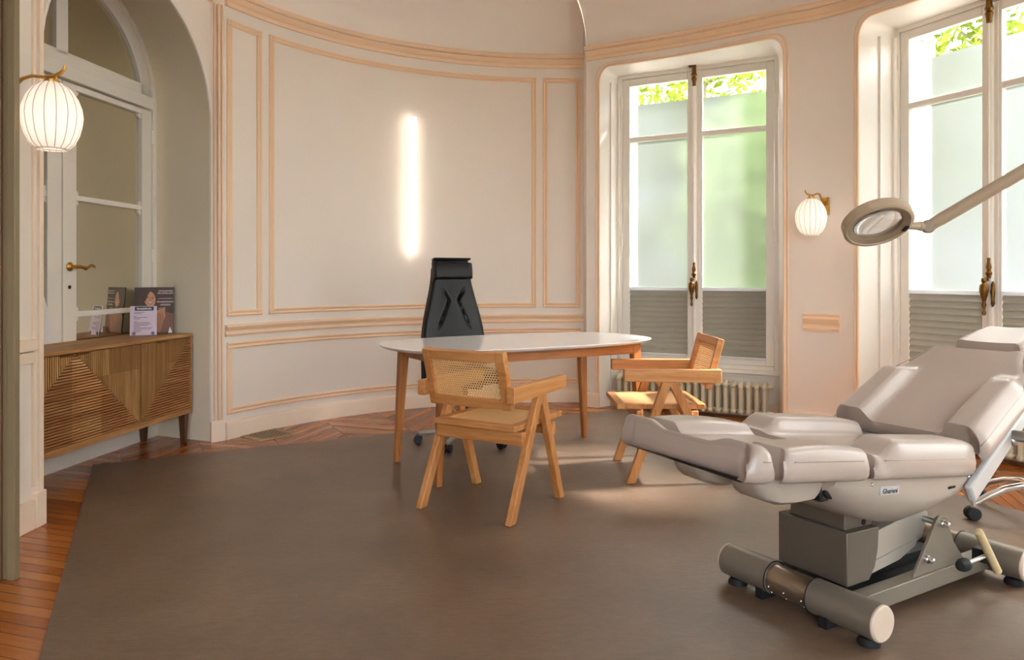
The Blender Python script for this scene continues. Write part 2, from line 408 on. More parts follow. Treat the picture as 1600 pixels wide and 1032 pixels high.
# rest of the room behind the camera, with windows added for fill light
b = MB(); strip(b, [(-4,-2.5),(-4,2.92)], 0, ZT); struct(b.build('wall_left_rear', M['wall']))
b = MB()
for x0, x1, z0, z1 in ((-4.1,-1.0,0,ZT),(2.2333,3.45,0,ZT),(-1.0,2.2333,0,.25),(-1.0,2.2333,3.4,ZT)): b.b2((x0,-2.65,z0),(x1,-2.5,z1))
struct(b.build('wall_rear', M['wall']))
for k, x0 in enumerate((-1.0, .6167)):  # made-up rear windows, added to brighten the alcove and walls
    b = MB(T(x0,-2.6,0)); b.rectframe(0, 1.6166, .25, 3.4, .05, -.03, .03); b.b2((.78,-.03,.3),(.84,.03,3.35)); b.b2((.05,-.02,2.45),(1.56,.02,2.5)); wf = struct(b.build('window_%d' % (6+k), M['window']))
    b = MB(); b.b2((x0+.05,-2.602,.3),(x0+1.56,-2.598,3.35)); b.build('clear_pane', M['glass'], wf)
b = MB()
for y0, y1, z0, z1 in ((1.1,1.6,0,ZT),(-.5,-.1,0,ZT),(-2.5,-2.1,0,ZT),(-.1,1.1,0,.4),(-.1,1.1,3.1,ZT),(-2.1,-.5,0,.4),(-2.1,-.5,3.1,ZT)): b.b2((3.45,y0,z0),(3.6,y1,z1))
struct(b.build('wall_right', M['wall']))
for k, (y0, y1) in enumerate(((-.1,1.1),(-2.1,-.5))):  # unseen side windows, added as fill from the right
    b = MB(T(3.55,y0,0) @ RZ(PI/2)); b.rectframe(0, y1-y0, .4, 3.1, .07, -.03, .03); b.b2(((y1-y0)/2-.05,-.03,.47),((y1-y0)/2+.05,.03,3.03)); b.b2((.07,-.02,2.45),(y1-y0-.07,.02,2.5)); wf = struct(b.build('window_%d' % (4+k), M['window']))
    b = MB(); b.b2((3.548,y0+.07,.47),(3.552,y1-.07,3.03)); b.build('frosted_pane', M['fill_film'], wf)
# wall end at the far left, seen close to
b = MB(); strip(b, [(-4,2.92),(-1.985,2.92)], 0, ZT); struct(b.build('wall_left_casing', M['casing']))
b = MB()
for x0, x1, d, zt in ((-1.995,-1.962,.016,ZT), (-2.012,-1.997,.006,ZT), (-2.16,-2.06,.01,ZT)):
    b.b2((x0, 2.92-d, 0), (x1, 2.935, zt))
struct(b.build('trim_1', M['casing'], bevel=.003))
b = MB(); b.b2((-2.052, 2.908, 0), (-2.020, 2.93, ZT)); struct(b.build('trim_2', M['casing_dark'], bevel=.004))
b = MB(); strip(b, [(-1.962,2.92),(-2.10,3.02),(-2.29,3.30),(-2.29,3.57)], 0, ZT); struct(b.build('wall_left', M['wall']))
b = MB()
b.b2((-2.30, 3.545, 0), (-2.272, 3.575, ZC)); b.b2((-2.30, 3.505, .2), (-2.276, 3.52, ZC)); b.b2((-2.30, 3.36, .2), (-2.276, 3.375, ZC))
b.b2((-2.30, 3.30, .85), (-2.25, 3.50, .905)); b.b2((-2.30, 3.30, .79), (-2.262, 3.49, .845))
struct(b.build('trim_3', M['peachlight'], bevel=.004))
b = MB(); b.b2((-2.30, 3.29, 0), (-2.266, 3.50, .14)); b.b2((-2.31, 3.50, 0), (-2.262, 3.58, .17)); struct(b.build('baseboard_left', M['peachlight'], bevel=.004))

# ------------------------------------------------------------------ alcove with the arch
jd = (J1-J0).normalized(); JW = (J1-J0).length
M0 = Vector((-2.86, 4.7)) + Vector((.127, .992))*(-1.04); md = Vector((.127, .992)).normalized(); MW = 1.94
def arch_front(n=28):
    r = [(J0.x, J0.y, 0.)]
    for i in range(n+1):
        a = PI-PI*i/n; p = J0+jd*(JW/2+JW/2*math.cos(a)); r.append((p.x, p.y, 2.30+.75*math.sin(a)))
    return r+[(J1.x, J1.y, 0.)]
def arch_rear(n=28):
    p = M0; r = [(p.x, p.y, 0.)]
    for i in range(n+1):
        a = PI-PI*i/n; q = M0+md*(MW/2+MW/2*math.cos(a)); r.append((q.x, q.y, 2.5+.82*math.sin(a)))
    q = M0+md*MW; return r+[(q.x, q.y, 0.)]
F, R_ = arch_front(), arch_rear()
b = MB(); b.loft([F, [tuple(Vector(f).lerp(Vector(r), .12)) for f, r in zip(F, R_)], [tuple(Vector(f).lerp(Vector(r), .5)) for f, r in zip(F, R_)], R_]); struct(b.build('wall_alcove', M['alcove']))
b = MB(); b.loft([[p, (p[0], p[1], ZC+.12)] for p in F[1:-1]]); strip(b, [tuple(J1), arc(A0, A1, 40)[0]], 0, ZC+.12)
struct(b.build('wall_arch', M['wall']))
n2 = Vector((jd.y, -jd.x))     # out of the arch wall, into the room
def arch_off(d, dn, n=28):
    """outline moved d outwards in the wall's plane and dn into the room"""
    r = []
    for i in range(n+1):
        a = PI-PI*i/n; p = J0+jd*(JW/2+(JW/2+d)*math.cos(a))+n2*dn; r.append((p.x, p.y, 2.30+(.75+d)*math.sin(a)))
    p, q = J0-jd*d+n2*dn, J1+jd*d+n2*dn
    return [(p.x, p.y, 0.)]+r+[(q.x, q.y, 0.)]
b = MB(); b.loft([arch_off(-.004,0), arch_off(-.004,.012), arch_off(.02,.016), arch_off(.026,.0)]); struct(b.build('trim_4', M['trimwhite']))
# moulding strip beside the arch, with plinth block
p1 = Vector(arc(A0, A1, 40)[0]); d = (p1-J1); d.normalize(); nn = Vector((d.y, -d.x)); L_ = (p1-J1).length
b = MB()
for s0, w, t_ in ((.30,.02,.014),(.56,.022,.022),(.82,.018,.012)):
    c = J1+d*L_*s0+nn*.004; fr = frame_from((c.x, c.y, 0), (d.x, d.y, 0)); bb = MB(fr); bb.b2((-w/2*.6,-t_,.13),(w/2*.6,t_,ZC)); bb.bm.to_mesh(me_ := bpy.data.meshes.new('t')); b.bm.from_mesh(me_); bb.bm.free()
struct(b.build('trim_5', M['peach'], bevel=.004))
b = MB(); b.sweep([tuple(J1-Vector((.56,-.22)).normalized()*.0), tuple(J1), tuple(p1)], [(0,0),(.024,0),(.024,.14),(.018,.15),(0,.15)], -1)
struct(b.build('baseboard_right', M['peachlight']))

# mirrored double door inside the alcove
dm = frame_from((M0.x, M0.y, 0), (md.x, md.y, 0)); dm = dm @ RX(0)
# local x along the door, local y away from the room (y<0 is the room side)
yroom = -1 if (Vector((dm[0][1], dm[1][1])).dot(Vector((.992,-.127))) < 0) else 1
def root_at(o, m): o.matrix_world = m; return o
b = MB()
def ell(a, bb, zc, n=36, x0=MW/2): return [(x0+a*math.cos(PI-PI*i/n), zc+bb*math.sin(PI-PI*i/n)) for i in range(n+1)]
Y0, Y1 = (0, .05*yroom)
def flat_ring(b, outer, inner, y0, y1):
    b.loft([[(x, y0, z) for x, z in outer], [(x, y1, z) for x, z in outer], [(x, y1, z) for x, z in inner], [(x, y0, z) for x, z in inner]])
outer = [(0, 0)]+ell(MW/2, .82, 2.5)+[(MW, 0)]; inner = [(.055, 0)]+ell(MW/2-.055, .76, 2.5)+[(MW-.055, 0)]
flat_ring(b, outer, inner, 0, .06*yroom)
b.b2((.05, min(0, .055*yroom), 2.455), (MW-.05, max(0, .055*yroom), 2.545))
door = struct(b.build('door_1', M['trimwhite'], bevel=.004)); root_at(door, dm)
def yb(a, c): return (min(a*yroom, c*yroom), max(a*yroom, c*yroom))
def bx(b, x0, x1, z0, z1, a, c): y = yb(a, c); b.b2((x0, y[0], z0), (x1, y[1], z1)); return b
for nm, x0, x1, g0, g1 in (('right', .975, MW-.06, 1.095, 1.77), ('left', .06, .965, .17, .845)):
    b = MB()
    bx(b, x0, g0, .02, 2.44, .0, .045); bx(b, g1, x1, .02, 2.44, .0, .045)
    bx(b, g0, g1, .02, .45, 0, .045); bx(b, g0, g1, 2.40, 2.44, 0, .045)
    for z in (.96, 1.71):
        bx(b, g0, g1, z-.018, z+.018, 0, .04)
    for z0, z1 in ((.45, .942), (.978, 1.692), (1.728, 2.40)):
        for cx, sx in ((g0, 1), (g1, -1)):
            for cz, sz in ((z0, 1), (z1, -1)):
                y = yb(0, .034); b.prism([(cx, cz), (cx+.035*sx, cz), (cx+.03*sx, cz+.02*sz), (cx+.012*sx, cz+.032*sz), (cx, cz+.042*sz)], y[0], y[1], Matrix(((1,0,0,0),(0,0,1,0),(0,1,0,0),(0,0,0,1))))
    leaf = b.build('door_leaf', M['trimwhite'], door, bevel=.004)
    for z0, z1 in ((.45, .942), (.978, 1.692), (1.728, 2.40)):
        b = MB(); bx(b, g0-.005, g1+.005, z0-.005, z1+.005, .012, .018); b.build('mirror_pane', M['mirror'], leaf)
    b = MB()
    for z in (.6, 1.36, 2.25):
        hx = x1+.002 if nm == 'right' else x0-.002
        b.cyl((hx, .05*yroom, z-.05), (hx, .05*yroom, z+.05), .011, 10)
    b.build('hinge', M['trimwhite'], leaf)
    if nm == 'right':
        b = MB(); hx = 1.03; yy = .045*yroom
        b.lathe([(.028,0),(.03,.006),(.022,.012),(.012,.02),(.011,.05)], T(hx, yy, 1.265) @ RX(-PI/2*yroom), 18)
        y3 = yy+.055*yroom
        b.tube([(hx, yy+.045*yroom, 1.265), (hx+.02, y3, 1.267), (hx+.05, y3, 1.262), (hx+.075, y3, 1.255), (hx+.10, y3, 1.262), (hx+.125, y3, 1.275), (hx+.15, y3, 1.272), (hx+.165, y3, 1.262)], [.012,.012,.010,.014,.008,.010,.009,.005], 10)
        lab(b.build('lever_handle', M['brass'], leaf), 'brass lever handle')
        b = MB(); b.cyl((hx, yy-.001*yroom, 1.135), (hx, yy+.003*yroom, 1.135), .012, 12); b.build('keyhole', M['dark'], leaf)
# fanlight
b = MB(); gi = ell(.80, .655, 2.5)
flat_ring(b, [(.055, 2.56)]+[p for p in ell(MW/2-.055, .76, 2.5) if p[1] > 2.56]+[(MW-.055, 2.56)], [(.17, 2.56)]+[p for p in ell(.80, .655, 2.5) if p[1] > 2.56]+[(1.77, 2.56)], 0, .045*yroom) if False else None
o_ = [p for p in ell(MW/2-.055, .76, 2.5, 60)]; i_ = [p for p in ell(.80, .655, 2.5, 60)]
flat_ring(b, o_, i_, 0, .045*yroom)
bx(b, .06, MW-.06, 2.545, 2.625, 0, .045); bx(b, .92, 1.02, 2.6, 3.17, 0, .045)
fan = b.build('fanlight', M['trimwhite'], door, bevel=.003)
for sgn in (-1, 1):
    pts = [(MW/2+.04*sgn, 2.6)]+[p for p in (ell(.82, .67, 2.5, 60) if sgn < 0 else ell(.82, .67, 2.5, 60)) if p[1] >= 2.6 and (p[0]-MW/2)*sgn > .04]
    if sgn < 0: pts = [pts[0]]+pts[1:]
    b = MB(); y = yb(.012, .018); b.prism(pts, y[0], y[1], Matrix(((1,0,0,0),(0,0,1,0),(0,1,0,0),(0,0,0,1)))); b.build('mirror_pane', M['mirror'], fan)
b = MB(dm); b.b2((-.15,.012,0),(MW+.15,.1,3.6)); struct(b.build('wall_leak_stop', M['alcove']))  # unseen backing added to stop sky light leaking past the doors
# skirting under the doors
b = MB(); q0 = M0+Vector((.992,-.127))*.05; q1 = q0+md*1.93
b.sweep([tuple(q0), tuple(q1)], [(0,0),(.02,0),(.02,.2),(0,.21)], -1); struct(b.build('baseboard_alcove', M['trimwhite']))

# ------------------------------------------------------------------ cornice, cove, rails, panels
def prof_half(w, t): return [(0,-w/2),(t*.55,-w/2),(t,-w*.32),(t*.72,-w*.16),(t*.35,-w*.02),(t*.6,w*.14),(t*.9,w*.3),(t*.5,w/2),(0,w/2)]
corn = [(0,ZC),(.022,ZC),(.026,ZC+.028),(.02,ZC+.032),(.03,ZC+.04),(.052,ZC+.062),(.058,ZC+.072),(.05,ZC+.076),(.072,ZC+.086),(.082,ZC+.102),(.082,ZC+.112),(.06,ZC+.122),(0,ZC+.122)]
leftpath = [(-2.10,3.02),(-2.29,3.30),(-2.29,3.57),tuple(J1)]
b = MB(); b.sweep(arc(A0, A1, 60), corn, -1); struct(b.build('trim_6', M['peach'], smooth=25))
b = MB(); b.sweep(bayrange(0, 12, 90), corn, -1); struct(b.build('trim_7', M['peach'], smooth=25))
b = MB(); b.sweep(leftpath, corn, -1); struct(b.build('trim_8', M['peach'], smooth=25))
# bead row under the cornice lip
b = MB()
for pth, m in ((arc(A0, A1, 260), 1), (bayrange(0, 8, 260), 1)):
    for i in range(1, len(pth)-1):
        t_ = Vector(pth[i+1])-Vector(pth[i-1]); t_.normalize(); nv = Vector((t_.y, -t_.x)); c = Vector(pth[i])+nv*.064
        b.box((c.x, c.y, ZC+.082), (.007, .012, .012), RZ(math.atan2(t_.y, t_.x)))
struct(b.build('trim_9', M['peachlight'], smooth=0))
cov = [(0, ZC+.11)]+[(.42*(1-math.cos(PI/2*i/12)), ZC+.11+(ZT-ZC-.11)*math.sin(PI/2*i/12)) for i in range(13)]
b = MB(); b.sweep(arc(A0, A1, 60), cov, -1, False); struct(b.build('ceiling_cove', M['ceil']))
b = MB(); b.sweep(bayrange(0, 12, 90), cov, -1, False)
def covecap(b, p, nrm):
    b.f([b.v((p[0]+nrm[0]*o, p[1]+nrm[1]*o, z)) for o, z in cov]+[b.v((p[0]-nrm[0]*.05, p[1]-nrm[1]*.05, ZT)), b.v((p[0]-nrm[0]*.05, p[1]-nrm[1]*.05, ZC+.05))])
t0_ = Vector(bay(.02))-Vector(bay(0)); t0_.normalize(); covecap(b, CT[0], (t0_.y, -t0_.x))
pa = Vector(arc(A0, A1, 40)[-1]); covecap(b, pa, tuple((LC-pa).normalized()))
e = bay(0); 
struct(b.build('ceiling_cove_bay', M['ceil']))
b = MB(); b.sweep(leftpath, cov, -1, False); struct(b.build('ceiling_cove_left', M['ceil']))
rail = [(0,.76),(.014,.76),(.02,.775),(.012,.79),(.012,.80),(.026,.815),(.032,.83),(.022,.842),(0,.845)]
b = MB(); b.sweep(arc(A0, A1, 60), rail, -1); struct(b.build('trim_10', M['peach'], smooth=25))
base = [(0,0),(.024,0),(.024,.105),(.016,.125),(0,.13)]
b = MB(); b.sweep(arc(A0, A1, 60), base, -1); struct(b.build('baseboard_back', M['peachlight']))
b = MB(); b.sweep([arc(A0, A1, 40)[-1], CT[0]], base, -1); b.sweep(bayrange(0, 1, 3), base, -1); b.sweep(bayrange(3, 5, 8), [(o, z*1.1) for o, z in base], -1); b.sweep(bayrange(7, 9, 8), base, -1)
struct(b.build('baseboard_bay', M['peachlight']))
def panel(no, u0, u1, z0, z1, w=.045):
    a0, a1 = ang_at(u0), ang_at(u1); hw = math.degrees(w/2/LR); b = MB()
    for z in (z0, z1): b.sweep(arc(a0, a1, 40), [(o, z+q) for o, q in prof_half(w, .02)], -1)
    for a, sg in ((a0-hw, 1), (a1+hw, 1)):
        # upright: the same profile turned on its side
        c = math.radians(a); rows = []
        for z in (z0-w/2, z1+w/2):
            row = []
            for o, q in prof_half(w, .02):
                ang = c+q/LR; rr = LR-o; row.append((LC.x+rr*math.cos(ang), LC.y+rr*math.sin(ang), z))
            rows.append(row)
        b.loft(rows, False, True)
    struct(b.build('trim_%d' % no, M['peach'], smooth=25))
panel(11, 354, 408, .93, 3.085); panel(12, 420, 838, .93, 3.085); panel(13, 848, 907, .93, 3.085); panel(14, 354, 908, .205, .69)
# rail stub on the pier
b = MB(); pr = [(0,.78),(.02,.78),(.026,.80),(.016,.815),(.016,.83),(.028,.85),(.034,.875),(.02,.895),(.028,.905),(0,.915)]
b.sweep(bayrange(3.38, 4.62, 10), pr, -1); struct(b.build('trim_15', M['peach'], smooth=25))
# opening mouldings
no = 16
for t0, t1 in OPEN[:2]:
    o = opening(t0, t1); b = MB(); b.tube(o, .011, 8); c = []
    L = (Vector(bay(t1))-Vector(bay(t0)))
    for x, y, z in o:
        mid = (Vector(bay(t0))+Vector(bay(t1)))/2; v = Vector((x, y))-mid; v *= 1+.028/max(v.length, .1); c.append((v.x+mid.x, v.y+mid.y, z+(.026 if z > 1 else 0)))
    b.tube(c, .008, 8)
    struct(b.build('trim_%d' % no, M['peach'])); no += 1

# ------------------------------------------------------------------ windows
WIN = [((1.01,6.93),(2.27,6.25)), ((2.93,5.60),(3.535,4.295)), ((3.86,3.50),(3.86,2.05))]
WZ0, WZ1 = .40, 3.08
def window(no, P, Q, op, detail, film='film'):
    P, Q = Vector(P), Vector(Q); d = (Q-P).normalized(); Wd = (Q-P).length
    m = frame_from((P.x, P.y, 0), (d.x, d.y, 0))     # local +y points outdoors
    b = MB(); b.rectframe(0, Wd, WZ0, WZ1, .035, -.03, .06)
    b.b2((-.02, -.06, WZ0-.035), (Wd+.02, .06, WZ0))
    fr = struct(b.build('window_%d' % no, M['window'], bevel=.004)); fr.matrix_world = m
    # apron under the sill, reveal round the window
    b = MB(m); b.b2((-.03, .0, 0), (Wd+.03, .06, WZ0)); b.b2((.12, -.014, .16), (Wd-.12, 0, .33)); struct(b.build('wall_apron_%d' % no, M['trimwhite'], bevel=.004))
    b = MB(m); b.sweep([(-.03, 0), (Wd+.03, 0)], [(0,0),(.02,0),(.02,.11),(0,.12)], -1); struct(b.build('baseboard_window_%d' % no, M['peachlight']))
    o = opening(*op); n = len(o); inn = []
    for i, (x, y, z) in enumerate(o):
        if i == 0: lx, lz = .012, 0.
        elif i == n-1: lx, lz = Wd-.012, 0.
        elif i <= 9: a = PI-(PI/2)*(i-1)/8; lx, lz = .012+.01*(1+math.cos(a)), WZ1-.012-.01*(1-math.sin(a))
        elif i >= n-10: a = PI/2-(PI/2)*(i-(n-10))/8; lx, lz = Wd-.012-.01*(1-math.cos(a)), WZ1-.012-.01*(1-math.sin(a))
        else:
            f = (i-9)/(n-19); lx, lz = .022+(Wd-.044)*f, WZ1-.012
        inn.append(tuple(m @ Vector((lx, .01, lz))))
    b = MB(); b.loft([o, [tuple(Vector(p).lerp(Vector(q), .5)) for p, q in zip(o, inn)], inn]); struct(b.build('wall_reveal_%d' % no, M['trimwhite'], smooth=50))
    # fielded shutter-box strips on the reveal's left side
    if detail:
        b = MB(); a0, a1 = Vector(o[0]), Vector(inn[0]); dv = (a1-a0); Ld = dv.length; dv.normalize()
        for f0, f1, t_ in ((.50,.55,.014),(.82,.97,.022)):
            c = a0+dv*Ld*(f0+f1)/2; mm = frame_from((c.x, c.y, 0), (dv.x, dv.y, 0)); bb = MB(mm); bb.b2((-Ld*(f1-f0)/2, -t_, .0), (Ld*(f1-f0)/2, t_, HT-.12)); bb.bm.to_mesh(me_ := bpy.data.meshes.new('t')); b.bm.from_mesh(me_); bb.bm.free()
        struct(b.build('trim_%d' % (20+no), M['trimwhite'], bevel=.004))
    mid = Wd/2
    for k, (x0, x1) in enumerate(((.037, mid-.004), (mid+.004, Wd-.037))):
        ls, rs = (.07, .062) if k == 0 else (.062, .07)
        b = MB(); b.b2((x0, -.012, WZ0+.037), (x0+ls, .035, WZ1-.037)); b.b2((x1-rs, -.012, WZ0+.037), (x1, .035, WZ1-.037))
        b.b2((x0+ls, -.012, WZ0+.037), (x1-rs, .035, WZ0+.10)); b.b2((x0+ls, -.012, WZ1-.105), (x1-rs, .035, WZ1-.037)); b.b2((x0+ls, -.008, 2.455), (x1-rs, .035, 2.50))
        sash = b.build('sash', M['window'], fr, bevel=.004)
        g0, g1 = x0+ls-.005, x1-rs+.005; FT = 2.80
        b = MB(); b.b2((g0, .018, FT), (g1, .022, WZ1-.10)); lab(b.build('clear_pane', M['glass' if film == 'film' else 'fill_film'], sash), 'clear glass strip')
        b = MB(); b.f([b.v(p) for p in ((g0,.02,WZ0+.09),(g1,.02,WZ0+.09),(g1,.02,2.46),(g0,.02,2.46))]); b.build('frosted_pane' if film == 'film' else 'clear_pane', M[film], sash)
        b = MB(); b.f([b.v(p) for p in ((g0,.02,2.495),(g1,.02,2.495),(g1,.02,FT),(g0,.02,FT))]); b.build('frosted_pane' if film == 'film' else 'clear_pane', M[film], sash)
        if detail:
            b = MB()
            for z in (.72, 1.55, 2.82):
                hx = x0-.003 if k == 0 else x1+.003
                b.cyl((hx, -.028, z-.05), (hx, -.028, z+.05), .010, 10); b.ball((hx, -.028, z+.055), .009, 8); b.ball((hx, -.028, z-.055), .009, 8)
            b.build('hinge', M['window'], sash)
    # rounded closing strip over the meeting of the sashes
    b = MB(); b.tube([(mid, -.016, WZ0+.04), (mid, -.016, WZ1-.04)], .021, 12); b.b2((mid-.045, -.018, WZ0+.04), (mid+.045, -.010, WZ1-.04)); cs = b.build('closing_strip', M['window'], fr)
    if detail:
        b = MB(); b.cyl((mid, -.042, 1.30), (mid, -.042, WZ1-.05), .006, 8); b.build('bolt_rod', M['window'], cs)
        b = MB(T(mid, -.045, 0)); b.lathe([(.004,1.33),(.012,1.325),(.009,1.30),(.014,1.285),(.018,1.265),(.012,1.245),(.022,1.225),(.014,1.205),(.012,1.19)], None, 12)
        b.M = T(mid-.012, -.075, 0); b.lathe([(.004,1.20),(.014,1.192),(.018,1.175),(.012,1.16),(.026,1.145),(.030,1.115),(.022,1.075),(.013,1.045),(.010,1.03),(.015,1.015),(.009,.995),(.007,.975),(.013,.96),(.010,.945),(.002,.94)], None, 14)
        b.M = T(mid, 0, 0); b.cyl((-.008, -.04, 1.18), (-.012, -.08, 1.18), .009, 8); b.cyl((.02, -.03, 1.10), (.02, -.045, 1.10), .012, 8); b.lathe([(.003,1.17),(.012,1.15),(.014,1.10),(.010,1.05),(.012,1.02),(.003,1.0)], T(.022, -.035, 0), 10)
        lab(b.build('handle', M['oldbrass'], cs), 'ornate brass bolt handle')
        b = MB(T(mid, -.04, 0)); b.lathe([(.004,2.90),(.018,2.905),(.02,2.94),(.026,2.97),(.018,2.98),(.028,3.0),(.02,3.02),(.018,3.06),(.018,3.10)], None, 12); b.b2((-.035,-.02,3.075),(.02,.03,3.09)); b.ball((-.035,-.01,3.08),.014,8)
        lab(b.build('latch', M['oldbrass'], cs), 'aged brass top latch')
    # masonry outside: jambs, lintel and sill
    b = MB(m); b.b2((-.25, .06, -.3), (-.001, .26, 3.5)); b.b2((Wd+.001, .06, -.3), (Wd+.25, .26, 3.5)); b.b2((-.25, .06, WZ1+.001), (Wd+.25, .14, 3.6)); b.b2((-.25, .14, WZ1+.10), (Wd+.25, .26, 3.6)); b.b2((-.25, .06, -.3), (Wd+.25, .28, WZ0-.03))
    struct(b.build('wall_facade_%d' % no, M['stone']))
    return m, Wd
wins = []
for i, ((P, Q), op) in enumerate(zip(WIN, OPEN)): wins.append(window(i+1, P, Q, op, i < 2, 'film' if i < 2 else 'fill_film'))  # third window is out of view; its brighter film is added fill

# pleated blinds, one in each sash
def blind(m, x0, x1, label):
    root = thing('pleated_blind', label, 'blind', group='pleated blinds in the lower panes'); root.matrix_world = m @ T(x0, .006, .502)
    w = x1-x0; b = MB(); rows = []; n = 12; H = .575
    for i in range(n*6+1):
        f = i/(n*6); a = (i % 6)/6; rows.append([(0, -.004-.011*math.sin(PI*a)**.8, f*H), (w, -.004-.011*math.sin(PI*a)**.8, f*H)])
    b.loft(rows); b.build('pleated_fabric', M['blind'], root, smooth=50)
    b = MB(); b.b2((.0, -.03, H), (w, -.004, H+.028)); b.build('top_rail', M['blindrail'], root, bevel=.003)
    b = MB(); b.b2((.0, -.03, -.018), (w, -.004, .0)); b.build('bottom_rail', M['blindrail'], root, bevel=.003)
lb = [['grey pleated blind in the left sash of the window behind the radiator and desk', 'grey pleated blind in the right sash of the window behind the cane chair back'],
      ['grey pleated blind in the left sash of the window behind the treatment chair', 'grey pleated blind at the right edge of the photo beyond the brass window handle']]
for (m, Wd), ls in zip(wins[:2], lb):
    blind(m, .1075, Wd/2-.0665, ls[0]); blind(m, Wd/2+.0665, Wd-.1075, ls[1])

# folded louvred shutters outside
def shutter(m, label):
    r = thing('louvred_shutter', label, 'shutter', group='louvred shutters outside the windows'); r.matrix_world = m @ T(.035, .07, .45) @ RZ(PI/2-.12)
    b = MB(); b.rectframe(0, .26, 0, 2.6, .03, -.012, .012); b.build('shutter_frame', M['shutter'], r, bevel=.002)
    b = MB()
    for i in range(36): b.box((.13, 0, .05+i*.0705), (.2, .004, .062), RX(.6))
    lv = b.build('louvre_panel', M['shutter'], r)
shutter(wins[0][0], 'white louvred shutter outside the window behind the desk')
shutter(wins[1][0], 'white louvred shutter outside the window behind the treatment chair')
# ------------------------------------------------------------------ rug and floor vent
e1 = Vector((.879, .476)); e2 = Vector((.446, -.895)); P0 = Vector((-2.665, 4.68))
P1 = P0+e1*4.3; P2 = P1+e2*7; P3 = P0+e2*6.2
b = MB(); b.prism([tuple(P0), tuple(P1), (3.3, 2.34), (3.3, -1.6), tuple(P3)][::-1], .0005, .0055)
tag(b.build('carpet', M['rug'], smooth=0), 'large taupe brown flat carpet laid over the parquet', 'carpet')
def px(u, v, z=0.0):
    y = 1150*(1.2-z)/(v-433); return Vector(((u-800)/1150*y, y))
t = thing('floor_vent', 'small square metal floor vent in the parquet by the curved wall', 'vent', (0,0,0))
c = [px(389,681), px(418,690.5), px(449,677), px(420,672)]
ctr = sum(c, Vector((0,0)))/4; ax = ((c[1]-c[0])+(c[2]-c[3])).normalized(); L1 = .30; L2 = .30
t.location = (ctr.x, ctr.y, .0005); t.rotation_euler = (0, 0, math.atan2(ax.y, ax.x))
b = MB(); b.rectframe(-L1/2, L1/2, 0, 0, 0, 0, 0) if False else None
for lo, hi in (((-.17,-.17,0),(.17,-.12,.004)),((-.17,.12,0),(.17,.17,.004)),((-.17,-.12,0),(-.12,.12,.004)),((.12,-.12,0),(.17,.12,.004))): b.b2(lo, hi)
b.build('frame', M['grille'], t, bevel=.001)
b = MB(); b.b2((-.12,-.12,0),(.12,.12,.001)); b.build('shaft_shade', M['dark'], t)  # near-black plate paints the shaded depth under the lattice
b = MB()
for i in range(-5, 6):
    for s in (1, -1):
        k = i*.04; L = .12
        pts = [(x, k+s*x) for x in (-.12, .12)]
        x0, x1 = -.12, .12
        ys = lambda x: k+s*x
        cand = [(x, ys(x)) for x in (x0, x1) if abs(ys(x)) <= .12]+[(s*(y-k), y) for y in (-.12, .12) if abs(s*(y-k)) < .12]
        if len(cand) >= 2: b.beam((*cand[0], .002), (*cand[1], .002), .0065, .003)
b.build('lattice', M['grille'], t)

# ------------------------------------------------------------------ radiator
Pw = wins[0][0]; Wd0 = wins[0][1]
t = thing('radiator', 'low cream cast iron column radiator under the window behind the cane chair', 'radiator'); t.matrix_world = Pw @ T(.03, -.13, 0)
n = 21; pitch = .064
def section(i):
    b = MB(); x = i*pitch+.03
    for y in (-.05, .0, .05):
        b.tube([(x, y, .06), (x, y, .26)], .017, 10)
    b.tube([(x, -.055, .275), (x, 0, .295), (x, .055, .275)], [.020, .022, .020], 10); b.tube([(x, -.055, .055), (x, .055, .055)], .022, 10)
    for y in (-.055, .055): b.ball((x, y, .272), .0215, 8); b.ball((x, y, .055), .022, 8)
    if i < n-1:
        b.cyl((x, 0, .275), (x+pitch, 0, .275), .014, 8); b.cyl((x, 0, .06), (x+pitch, 0, .06), .014, 8)
    return b
s0 = section(0).build('section', M['radiator'], t)
for i in range(1, n):
    c = s0.copy(); COL.objects.link(c); c.parent = t; c.location.x = i*pitch
for x in (.03, .03+pitch*(n-1)):
    
    for y in (-.05, .05): b = MB(); b.cyl((x, y, 0), (x, y, .05), .016, 8); b.build('foot', M['radiator'], t)
b = MB(); b.tube([(-.045, 0, .0), (-.045, 0, .05), (-.03, 0, .06), (.02, 0, .06)], .012, 8); b.cyl((-.045, 0, .05), (-.045, 0, .11), .02, 10); b.cyl((-.045,0,.11),(-.045,0,.15),.024,12)
b.build('valve', M['radiator'], t)

rad2 = dup(t); rad2.matrix_world = wins[1][0] @ T(.06, -.10, 0); rad2['label'] = 'cream cast iron radiator at the right edge, behind the chrome legged stool'
t['group'] = rad2['group'] = 'cream radiators under the windows'
# ------------------------------------------------------------------ sideboard
F0 = Vector((-2.335, 5.37)); sd = Vector((-.127, -.992)).normalized(); SL = 1.80; SDp = .40
sm = frame_from((F0.x, F0.y, 0), (sd.x, sd.y, 0))     # local x toward the camera along the front ; y = ?
sy = Vector((sm[0][1], sm[1][1])); # front faces the room (+x world); y local must be known
inward = -1 if sy.x > 0 else 1     # sign of local y that goes away from the room
t = thing('sideboard', 'long wooden sideboard with ribbed geometric doors in the arched alcove', 'sideboard'); t.matrix_world = sm
I = inward
def sb(b, x0, x1, a, c, z0, z1): y0, y1 = sorted((a*I, c*I)); b.b2((x0, y0, z0), (x1, y1, z1)); return b
b = MB(); sb(b, 0, SL, .02, SDp, .212, .765); sb(b, 0, .022, .0, .02, .212, .77); sb(b, SL-.022, SL, .0, .02, .212, .77); sb(b, .022, SL-.022, .0, .02, .212, .252)
b.build('carcass', M['side_x'], t, bevel=.002)
